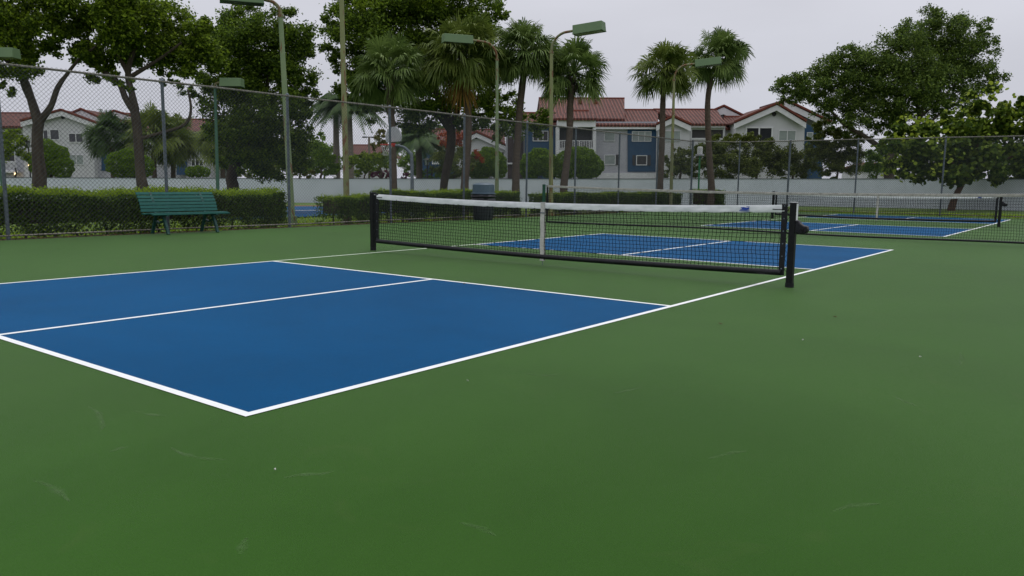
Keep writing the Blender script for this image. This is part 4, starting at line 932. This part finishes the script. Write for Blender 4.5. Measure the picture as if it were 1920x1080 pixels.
def long_house():
    B = Bld('apartment_building', 'long two-storey white and blue apartment house with red tiled roofs, behind the right-hand palms', 1150, 78)
    f = B.front
    # body blocks
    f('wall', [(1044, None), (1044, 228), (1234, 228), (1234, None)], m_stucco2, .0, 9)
    f('blue_wall', [(1177, 322), (1177, 241), (1231, 241), (1231, 322)], m_bluewall, -.12, .115)
    f('base_band', [(1120, None), (1120, 324), (1232, 324), (1232, None)], m_trim, -.2, .19)
    f('fascia', [(1117, 242), (1117, 234), (1234, 234), (1234, 242)], m_trim, -.45, .44)
    f('corner_trim', [(1231, None), (1231, 242), (1235, 242), (1235, None)], m_trim, -.15, .14)
    # main roof in two ridge heights
    B.roof(1117, 1234, 233.5, 206, 5.5)
    B.roof(1010, 1171, 222, 184.5, 7.5, dy=.6, x1r=1171)
    # gable end of the taller roof
    e0, e1 = B.P(1171, 184.5, 8.1), B.P(1177, 206, 5)
    # balcony bay at left
    B.roof(1043, 1119, 221.5, 208, 2.2, dy=-1.6, x0r=1066, x1r=1104, name='bay_roof')
    f('bay_fascia', [(1046, 238), (1046, 222.5), (1117, 222.5), (1117, 238)], m_trim, -1.4, 1.39)
    f('bay_side', [(1043, None), (1043, 238), (1049, 238), (1049, None)], m_trim, -1.3, 1.29)
    f('bay_side', [(1112, None), (1112, 238), (1118, 238), (1118, None)], m_trim, -1.3, 1.29)
    f('balcony_floor', [(1049, 285), (1049, 280), (1112, 280), (1112, 285)], m_trim, -1.3, 1.29)
    f('lower_wall', [(1049, None), (1049, 285), (1112, 285), (1112, None)], m_stucco2, -1.0, .99)
    f('balcony_screen', [(1049, 280), (1049, 239), (1112, 239), (1112, 280)], m_screen, -.2, .19)
    B.railing(1049, 1112, 263, 279, -1.2, 20)
    B.window(1060, 1078, 292, 312, m_blind, -1.03)
    B.window(1133, 1153, 246, 265, m_blind, -.03, 1, .05)
    B.window(1133, 1154, 290, 309, m_blind, -.03, 1, .07)
    f('shutter', [(1128, 309), (1128, 290), (1132.5, 290), (1132.5, 309)], m_stucco2, -.06, .05); f('shutter', [(1154.5, 309), (1154.5, 290), (1160, 290), (1160, 309)], m_screen, -.06, .05)
    B.window(1185, 1221, 246, 265.5, m_blind, -.15, 3, .05); B.window(1193, 1213, 291, 310, m_screen, -.15, 1, .08)
    f('shutter', [(1186, 310), (1186, 291), (1191.5, 291), (1191.5, 310)], m_screen, -.18, .05); f('shutter', [(1214, 310), (1214, 291), (1220, 291), (1220, 310)], m_screen, -.18, .05)
    # left blue wing and stair tower
    f('blue_wall', [(985, None), (985, 236), (1043.5, 236), (1043.5, None)], m_bluewall, .6, 7)
    f('fascia', [(983, 237), (983, 233), (1043, 233), (1043, 237)], m_trim, .3, .29)
    B.roof(976, 1043, 233, 212, 4, dy=.2); B.window(999, 1028, 245, 265, m_screen, .57, 3, .07)
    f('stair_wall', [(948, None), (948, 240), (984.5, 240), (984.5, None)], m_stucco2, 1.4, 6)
    f('stair_screen', [(952, None), (952, 257), (963, 257), (963, None)], m_brownscreen, 1.2, .19); f('stair_screen', [(972, None), (972, 257), (981, 257), (981, None)], m_brownscreen, 1.2, .19)
    f('landing', [(950, 308), (950, 305), (983, 305), (983, 308)], m_stucco, 1.0, .19)
    # middle gabled bay
    f('gable_wall', [(1235, None), (1235, 234), (1263, 222), (1294, 236), (1294, None)], m_stucco, -1.0, 9)
    B.gable((1231, 232), (1262, 217.5), (1296, 233), 8, -1.4, .5)
    B.window(1246, 1276, 245, 265, m_blind, -1.03, 2, .05)
    # right part of the lower roof
    B.roof(1292, 1361, 231.5, 205.5, 5.5, x0r=1225, x1r=1344, dy=-.6)
    f('fascia', [(1294.2, 239), (1294.2, 232), (1360, 232), (1360, 239)], m_trim, -.5, .49)
    f('wall', [(1294.2, None), (1294.2, 239.2), (1360, 239.2), (1360, None)], m_stucco, .0, 8)
    B.window(1294.6, 1358, 240, 262, m_screen, -.04, 2, .16, name='balcony_opening', pane='screen')
    f('lower_wall', [(1296, 300), (1296, 266), (1360, 266), (1360, 300)], m_stucco, -.1, .09)
    # gable peeking behind
    f('rear_gable_wall', [(1338, 232), (1338, 212), (1362, 203), (1394, 219), (1394, 232)], m_stucco, 5.5, 3)
    B.gable((1336, 207), (1357, 198), (1397, 218), 4, 5.1, .7)
    B.roof(1356, 1384, 240, 219, 4.5, x0r=1357, x1r=1402, dy=.3)
    f('link_wall', [(1358, None), (1358, 241), (1384, 241), (1384, None)], m_stucco, .7, 5)
    # big right gable
    f('gable_wall', [(1380, None), (1380, 232), (1457, 199), (1509, 229), (1509, None)], m_stucco, -1.6, 10)
    B.gable((1377, 228.5), (1457, 193.5), (1512, 227), 10, -2.1, .5)
    f('rear_gable_wall', [(1458, None), (1458, 198), (1543, 235), (1543, None)], m_stucco, 1.7, 6)
    B.window(1398, 1448, 237.5, 272, m_glass, -1.63, 2, .14, name='sliding_door', pane='pane')
    B.window(1460, 1492, 244, 264.5, m_blind, -1.63, 2, .07)
    B.railing(1398, 1448, 266, 277, -1.9, 14)
    mb = MB(); p = B.P(1451.5, 214, -1.65); mb.tube([(p.x, -1.7, p.z), (p.x, -1.62, p.z)], .2, 12); mb.build('gable_vent', m_darkiron, B.root)
    f('blue_wall', [(1509.2, None), (1509.2, 231), (1544, 246), (1544, None)], m_bluewall, -.6, 8)
    B.window(1513, 1524, 248, 262, m_blind, -.63, 1, .06)
    a = B.P(1462, 189, 1.5); b_ = B.P(1548, 231, 1.5)
    mb = MB(); pa, pb = Vector((a.x, 0, a.z)), Vector((b_.x, 0, b_.z)); mb.prism([pa, pb, pb + Vector((0, 8, 0)), pa + Vector((0, 8, 0))], (0, 0, -.16)); o = mb.build('roof', m_tiley, B.root)
    mb = MB(); g = Vector((0, 0, -.17)); mb.prism([pa + g, pb + g, pb + g + Vector((0, 0, -.55)), pa + g + Vector((0, 0, -.55))], (0, .12, 0)); mb.build('barge_board', m_trim, o)
    mb = MB(); mb.bar(pa + Vector((0, -.03, .03)), pb + Vector((0, -.03, .03)), .2, .17); mb.build('verge_tiles', m_verge, o)
    # small roof vents
    for px, py in ((1088, 191), (1117, 194)):
        p = B.P(px, py, 6); mb = MB(); mb.box((p.x, p.y, p.z), (.35, .3, .35)); mb.tube([(p.x, p.y, p.z), (p.x, p.y, p.z + .35)], .09, 8); mb.build('roof_vent', m_verge, B.root)
long_house()
def left_house():
    B = Bld('apartment_building', 'white gabled two-storey house with red tiled roofs behind the leftmost forked trees', 150, 88)
    f = B.front
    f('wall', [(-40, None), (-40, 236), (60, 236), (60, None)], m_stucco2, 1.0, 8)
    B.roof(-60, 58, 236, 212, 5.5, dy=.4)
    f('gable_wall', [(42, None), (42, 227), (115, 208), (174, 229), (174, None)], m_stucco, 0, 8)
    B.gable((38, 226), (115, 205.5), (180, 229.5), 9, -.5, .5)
    f('side_wall', [(174.2, None), (174.2, 231), (200, 226), (240, 240), (240, None)], m_stucco2, .8, 7)  # darker stucco puts the turned wall's shade into its colour
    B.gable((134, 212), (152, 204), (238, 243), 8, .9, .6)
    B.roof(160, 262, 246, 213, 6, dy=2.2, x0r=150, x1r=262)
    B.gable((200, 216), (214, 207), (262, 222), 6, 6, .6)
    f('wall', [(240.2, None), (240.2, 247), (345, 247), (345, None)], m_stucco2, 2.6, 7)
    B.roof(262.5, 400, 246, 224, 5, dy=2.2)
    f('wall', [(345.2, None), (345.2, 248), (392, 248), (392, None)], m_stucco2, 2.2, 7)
    B.window(80, 92, 243, 262, m_glass, -.04, 1, .1, frame=m_trim); B.window(92.5, 113, 242, 263, m_glass, -.04, 1, .1)
    B.window(128, 157, 249.5, 267.5, m_glass, -.04, 2, .08); B.window(129, 158, 290, 309, m_blind, -.04, 2, .06)
    f('door', [(190, 320), (190, 285), (200, 285), (200, 320)], m_bluewall, .7, .09)
    f('door', [(331, 328), (331, 302), (350, 302), (350, 328)], m_bluewall, 2.0, .19)
    B.window(294, 310, 291, 311, m_glass, 2.56, 2, .08); B.window(358, 382, 299, 312, m_glass, 2.16, 3, .08); B.window(357, 372, 264, 280, m_glass, 2.16, 2, .08)
    B.window(-10, 30, 284, 304, m_screen, .96, 1, .12, name='balcony_opening', pane='screen'); B.railing(-12, 31, 304, 320, .6, 16)
    f('balcony_floor', [(-14, 324), (-14, 320), (33, 320), (33, 324)], m_trim, .4, .59)
    B.window(-10, 30, 245, 262, m_screen, .96, 1, .12, name='balcony_opening', pane='screen'); B.railing(-12, 31, 266, 282, .6, 16)
    mb = MB(); p = B.P(118, 220, -.05); mb.tube([(p.x, -.08, p.z), (p.x, -.01, p.z)], .2, 12); mb.build('gable_vent', m_darkiron, B.root)
    warm = bpy.data.materials.new('warm_porch_lamp'); warm.use_nodes = True; b = warm.node_tree.nodes['Principled BSDF']
    b.inputs['Emission Color'].default_value = (1, .62, .22, 1); b.inputs['Emission Strength'].default_value = 6
    for px, py, dy in ((55.5, 310, -.08), (29, 326.5, .3)):
        p = B.P(px, py, dy); mb = MB(); mb.tube([(p.x, dy, p.z - .13), (p.x, dy, p.z), (p.x, dy, p.z + .13)], [.07, .13, .06], 8); mb.build('porch_lamp', warm, B.root)
left_house()
def small_house(label, D, wall_poly, gable=None, roof=None, extra=None, px=880):
    B = Bld('house', label, px, D, cat='house')
    B.front('wall', wall_poly, m_stucco, 0, 7)
    if gable: B.gable(*gable, 9, -.4, .45)
    if roof: B.roof(*roof[:4], 5, dy=roof[4])
    if extra: extra(B)
    return B
def ex(B):
    B.front('blue_wall', [(792, None), (792, 286), (852, 286), (852, None)], m_bluewall, .6, 4)
    B.window(810, 832, 292, 308, m_blind, .55, 2, .1); B.window(936, 946, 284, 300, m_glass, -.05, 1, .08)
    mb = MB(); p = B.P(893, 258, -.05); mb.tube([(p.x, -.1, p.z), (p.x, -.01, p.z)], .15, 10); mb.build('gable_vent', m_darkiron, B.root)
small_house('small white gabled house with red roof between the curved trunk and the stair tower', 86, [(852, None), (852, 271), (894, 248), (948, 273), (948, None)], ((846, 272), (893, 246.5), (952, 273)), (800, 946, 268, 243, .4), ex, 895)
def ex2(B): pass
small_house('distant red-roofed house left of the basketball board', 120, [(655, None), (655, 290), (720, 290), (720, None)], ((705, 295), (722, 280), (745, 296)), (650, 716, 290, 272, -.4), None, 690)
small_house('pale distant house under the crown of the big spreading tree', 110, [(1618, None), (1618, 318), (1672, 318), (1672, None)], None, (1612, 1676, 318, 306, -.4), None, 1645)

# ------------------------------------------------------------------ basketball hoop
def hoop():
    D = 29.5; A = at(773, 352, D); A.z = G(A.x, A.y) - .02; c = at(737, 258, D - .0)
    root = empty('basketball_hoop', A, 0, 'gooseneck basketball hoop with fan-shaped grey board and red rim, behind the side fence', 'basketball hoop'); obs = []
    rt = Vector((RT.x, RT.y, 0)).normalized(); fw = Vector((FW.x, FW.y, 0)).normalized()
    n = (-rt * .80 - fw * .60).normalized(); sdir = Vector((-n.y, n.x, 0))
    mb = MB(); P_ = [A, at(772, 300, D), at(768, 287, D), at(760, 278, D), at(750, 274, D), at(741, 273, D)]; mb.tube(*smooth(P_, [.07, .065, .06, .055, .05, .05]), 10); obs.append(mb.build('pole', m_galv, None, True))
    mb = MB(); poly = []
    for k in range(17):
        a = math.radians(-22 + 224 * k / 16); poly.append(c + sdir * .60 * math.cos(a) + Vector((0, 0, .0 + .40 * math.sin(a))))
    mb.prism(poly, n * -.04); bd = mb.build('backboard', m_board); obs.append(bd)
    rc = c + n * .27 + Vector((0, 0, -.27)); mb = MB()
    mb.tube([rc + Vector((math.cos(a) * .225, math.sin(a) * .225, 0)) for a in [k * math.pi / 12 for k in range(25)]], .016, 8)
    mb.box(c + n * .03 + Vector((0, 0, -.27)), (.16, .16, .12)); mb.bar(c + n * .02 + Vector((0, 0, -.27)), rc - n * .2, .05)
    rm = mb.build('rim', m_rim); obs.append(rm)
    mb = MB()
    for k in range(12):
        a, b = k * math.pi / 6, (k + .9) * math.pi / 6
        for a2 in (b, (k - .9) * math.pi / 6):
            mb.tube([rc + Vector((math.cos(a) * .22, math.sin(a) * .22, 0)), rc + Vector((math.cos(a2) * .15, math.sin(a2) * .15, -.22)), rc + Vector((math.cos(a) * .12, math.sin(a) * .12, -.40))], .006, 4)
    obs.append(mb.build('net', m_netw)); keep(root, *obs)
hoop()
# ------------------------------------------------------------------ lanterns and small things
def lantern(px, py, D, label, pb=345):
    A = base(px, D); T = at(px, py, D); root = empty('lantern_post', A, 0, label, 'lantern', 'dark lantern posts behind the wall'); s_ = .24
    mb = MB(); mb.tube([A, Vector((A.x, A.y, T.z - s_ * 1.2))], .06, 8); a = mb.build('post', m_darkiron)
    mb = MB(); z = T.z
    for x, y in ((-1, -1), (1, -1), (1, 1), (-1, 1)): mb.bar((A.x + x * s_ * .6, A.y + y * s_ * .6, z - s_ * 1.2), (A.x + x * s_ * .85, A.y + y * s_ * .85, z + s_ * .5), .04)
    mb.tube([(A.x, A.y, z + s_ * .5), (A.x, A.y, z + s_ * .75), (A.x, A.y, z + s_ * 1.2)], [s_ * 1.35, s_ * .9, .03], 8); mb.tube([(A.x, A.y, z - s_ * 1.3), (A.x, A.y, z - s_ * 1.15)], s_ * .9, 8)
    b = mb.build('lantern_frame', m_darkiron); mb = MB(); mb.tube([(A.x, A.y, z - s_ * 1.1), (A.x, A.y, z + s_ * .45)], [s_ * .5, s_ * .7], 8); c = mb.build('glass', m_blind); keep(root, a, b, c)
lantern(801, 303, 60, 'dark lantern post left of the curved trunk, before the blue wall')
lantern(58, 270, 70, 'dark lantern post beside the leftmost forked trunk')
def greenpost():
    A = at(1310, 355, 39.5); A.z = G(A.x, A.y); root = empty('lamp_post', A, 0, 'bright green post topped by a white cylindrical lamp at the fence corner', 'lamp post')
    T = at(1312, 292, 39.5); mb = MB(); mb.tube([A, T], .045, 10); a = mb.build('post', mat('bright_green_paint', (.008, .16, .05), rough=.5), None, True)
    mb = MB(); mb.tube([T, T + Vector((0, 0, .07))], .22, 14); b = mb.build('collar', m_stucco2, None, True)
    mb = MB(); mb.tube([T + Vector((0, 0, .07)), T + Vector((0, 0, .30)), T + Vector((0, 0, .42)), T + Vector((0, 0, .44))], [.13, .135, .13, .08], 14); c = mb.build('lamp_shade', m_globe, None, True); keep(root, a, b, c)
greenpost()
def utility():
    A = base(692, 95); T = at(692, 257, 95); root = empty('street_lamp', A, 0, 'thin double-armed street lamp above the distant red roof', 'street lamp')
    mb = MB(); mb.tube([A, T], .13, 8); a = mb.build('pole', m_greybark); mb = MB(); rt = Vector((RT.x, RT.y, 0)); mb.bar(T - rt * .5, T + rt * .5, .1); b = mb.build('crossarm', m_darkiron)
    obs = [a, b]
    for s_ in (-1, 1):
        mb = MB(); mb.box(T + rt * .55 * s_ - Vector((0, 0, .02)), (.5, .3, .16)); obs.append(mb.build('lamp_head', m_darkiron))
    keep(root, *obs)
utility()
def globe(px, label, D=59.5):
    T = at(px, 331, D); root = empty('globe_lamp', T - Vector((0, 0, .3)), 0, label, 'lamp', 'small white globe lamps along the wall top')
    mb = MB(); mb.tube([T + Vector((0, 0, z)) for z in (-.12, -.09, 0, .08, .12)], [.04, .1, .13, .09, .02], 10); a = mb.build('globe', m_globe, None, True)
    mb = MB(); mb.tube([T - Vector((0, 0, .35)), T - Vector((0, 0, .12))], .04, 8); b = mb.build('stem', m_darkiron); keep(root, a, b)
globe(512, 'small white globe lamp on the wall behind the dark tree', 63.3); globe(587, 'small white globe lamp on the wall between the pale green and the rusty olive poles', 62.4); globe(628, 'small white globe lamp on the wall just left of the rusty olive pole', 62)
def car(px, D, label, m):
    A = base(px, D); fx = Vector((RT.x, RT.y, 0)).normalized(); root = empty('parked_car', A, math.atan2(fx.y, fx.x), label, 'car', 'cars parked behind the wall')
    prof = [(-2.2, .35), (-2.25, .75), (-1.9, .95), (-1.2, 1.02), (1.2, 1.0), (2.0, .85), (2.2, .6), (2.2, .35)]
    mb = MB(); mb.prism([(x, -.85, z) for x, z in prof], (0, 1.7, 0)); mb.build('body', m, root, bevel=.06)
    cab = [(-1.6, 1.0), (-1.1, 1.46), (.4, 1.5), (1.1, 1.0)]
    mb = MB(); mb.prism([(x, -.7, z) for x, z in cab], (0, 1.4, 0)); mb.build('windows', m_glass, root, bevel=.05)
    mb = MB(); mb.prism([(-1.1, -.66, 1.47), (.4, -.66, 1.51), (.4, -.66, 1.55), (-1.1, -.66, 1.51)], (0, 1.32, 0)); mb.build('car_roof', m, root, bevel=.015)
    for x in (-1.4, 1.4):
        for y in (-.8, .8):
            mb = MB(); mb.tube([(x, y - .1, .33), (x, y + .1, .33)], .33, 18); mb.build('wheel', m_vinyl, root)
car(236, 70, 'dark blue car roof showing above the wall left of the second forked trunk', m_carp)
car(455, 70, 'dark car roof showing above the wall right of the dark tree trunk', m_carp)

# litter on the court: leaf bits
def bits():
    for i, (px, py, m, lab) in enumerate([(1350, 609, m_leafbit, 'small dry leaf on green court right of the near blue half'), (1566, 596, m_leafbit, 'small dry leaf on green court below the right net post'), (870, 533, m_leafbit, 'tiny dark leaf on the blue paint by the kitchen line'),
        (877, 717, m_chip, 'pale chip on green court beside the long white sideline'), (516, 885, m_chip, 'pale chip on green court below the near white corner'), (1505, 640, m_chip, 'pale speck on green court right of the sideline'), (1725, 672, m_chip, 'pale speck on green court at lower right'), (530, 438, m_chip, 'pale speck near the fence foot right of the bench')]):
        d = ray(px, py); t = -CAM.z / d.z; p = CAM + d * t; s_ = .006 if m is m_chip else .014
        s_ *= 1 + t * .03
        mb = MB(); k = 7; rs = random.Random(i)
        ring = [Vector((math.cos(a) * s_ * rs.uniform(.6, 1.2), math.sin(a) * s_ * .6 * rs.uniform(.6, 1.2), .014 + rs.uniform(-.003, .004))) for a in [j * 2 * math.pi / k for j in range(k)]]
        mb.prism(ring, (0, 0, -.004)); o = mb.build('leaf_bit' if m is m_leafbit else 'paint_chip', m); o.location = (p.x, p.y, 0); tag(o, lab, 'leaf' if m is m_leafbit else 'chip', 'small bits lying on the court')
bits()
# grass tufts and weeds beside the fence
def tufts():
    C = []
    for _ in range(9000):
        x = random.uniform(-17.5, -13.0); y = random.uniform(-1, 34)
        if x > -14.6 and (y < 9.2 or 11.6 < y < 13 or 13.6 < y < 19 or 21.5 < y < 30): continue
        C.append((x, y, G(x, y) - .01))
    for _ in range(7000):
        x = random.uniform(-13.2, -12.5) if random.random() < .25 else random.uniform(-22, -13.3); y = random.uniform(0, 34); C.append((x, y, G(x, y)))
    for _ in range(6000):
        x = random.uniform(-12, 8); y = random.uniform(34.15, 40); C.append((x, y, min(G(x, y), -.06)))
    C = np.array(C); n = len(C); a = RNG.uniform(0, 2 * np.pi, n); h = RNG.uniform(.04, .12, n); w_ = .02
    d = np.stack([np.cos(a) * w_, np.sin(a) * w_, np.zeros(n)], 1); top = C + np.stack([RNG.normal(0, .03, n), RNG.normal(0, .03, n), h], 1)
    V = np.stack([C - d, C + d, top + d * .3, top - d * .3], 1).reshape(-1, 3)
    o = npmesh('grass_blades', V, np.arange(n * 4).reshape(n, 4), RNG.uniform(0, 1, n), l_hedget); tag(o, 'short bright grass blades growing along the outside of the fences', 'grass', kind='stuff')
    # leafy weeds under the first hedge
    C = []
    for _ in range(10):
        c = (random.uniform(-13.4, -13.05), random.choice([random.uniform(4, 6), random.uniform(6.5, 10.4), random.uniform(8, 11), random.uniform(15, 18)]))
        for _ in range(70): C.append((c[0] + random.gauss(0, .06), c[1] + random.gauss(0, .12), -.12 + abs(random.gauss(0, .09))))
    C = np.array(C); V, F = leaves(C, .055, .45); o = npmesh('weeds', V, F, RNG.uniform(0, 1, len(F)), l_hedget); tag(o, 'loose light green weeds under the hedges at the fence foot', 'weeds', kind='stuff')
    C = np.array([(random.uniform(-13.2, -12.42), random.uniform(2, 33), -.03 + random.uniform(0, .012)) for _ in range(2200)]); V, F = leaves(C, .06, .5, .8)
    o = npmesh('leaf_litter', V, F, RNG.uniform(0, 1, len(F)), leafmat('leaf_litter', (.06, .035, .015), (.20, .13, .05), .1)); tag(o, 'brown leaf litter on the soil strip below the fence', 'leaf litter', kind='stuff')
tufts()
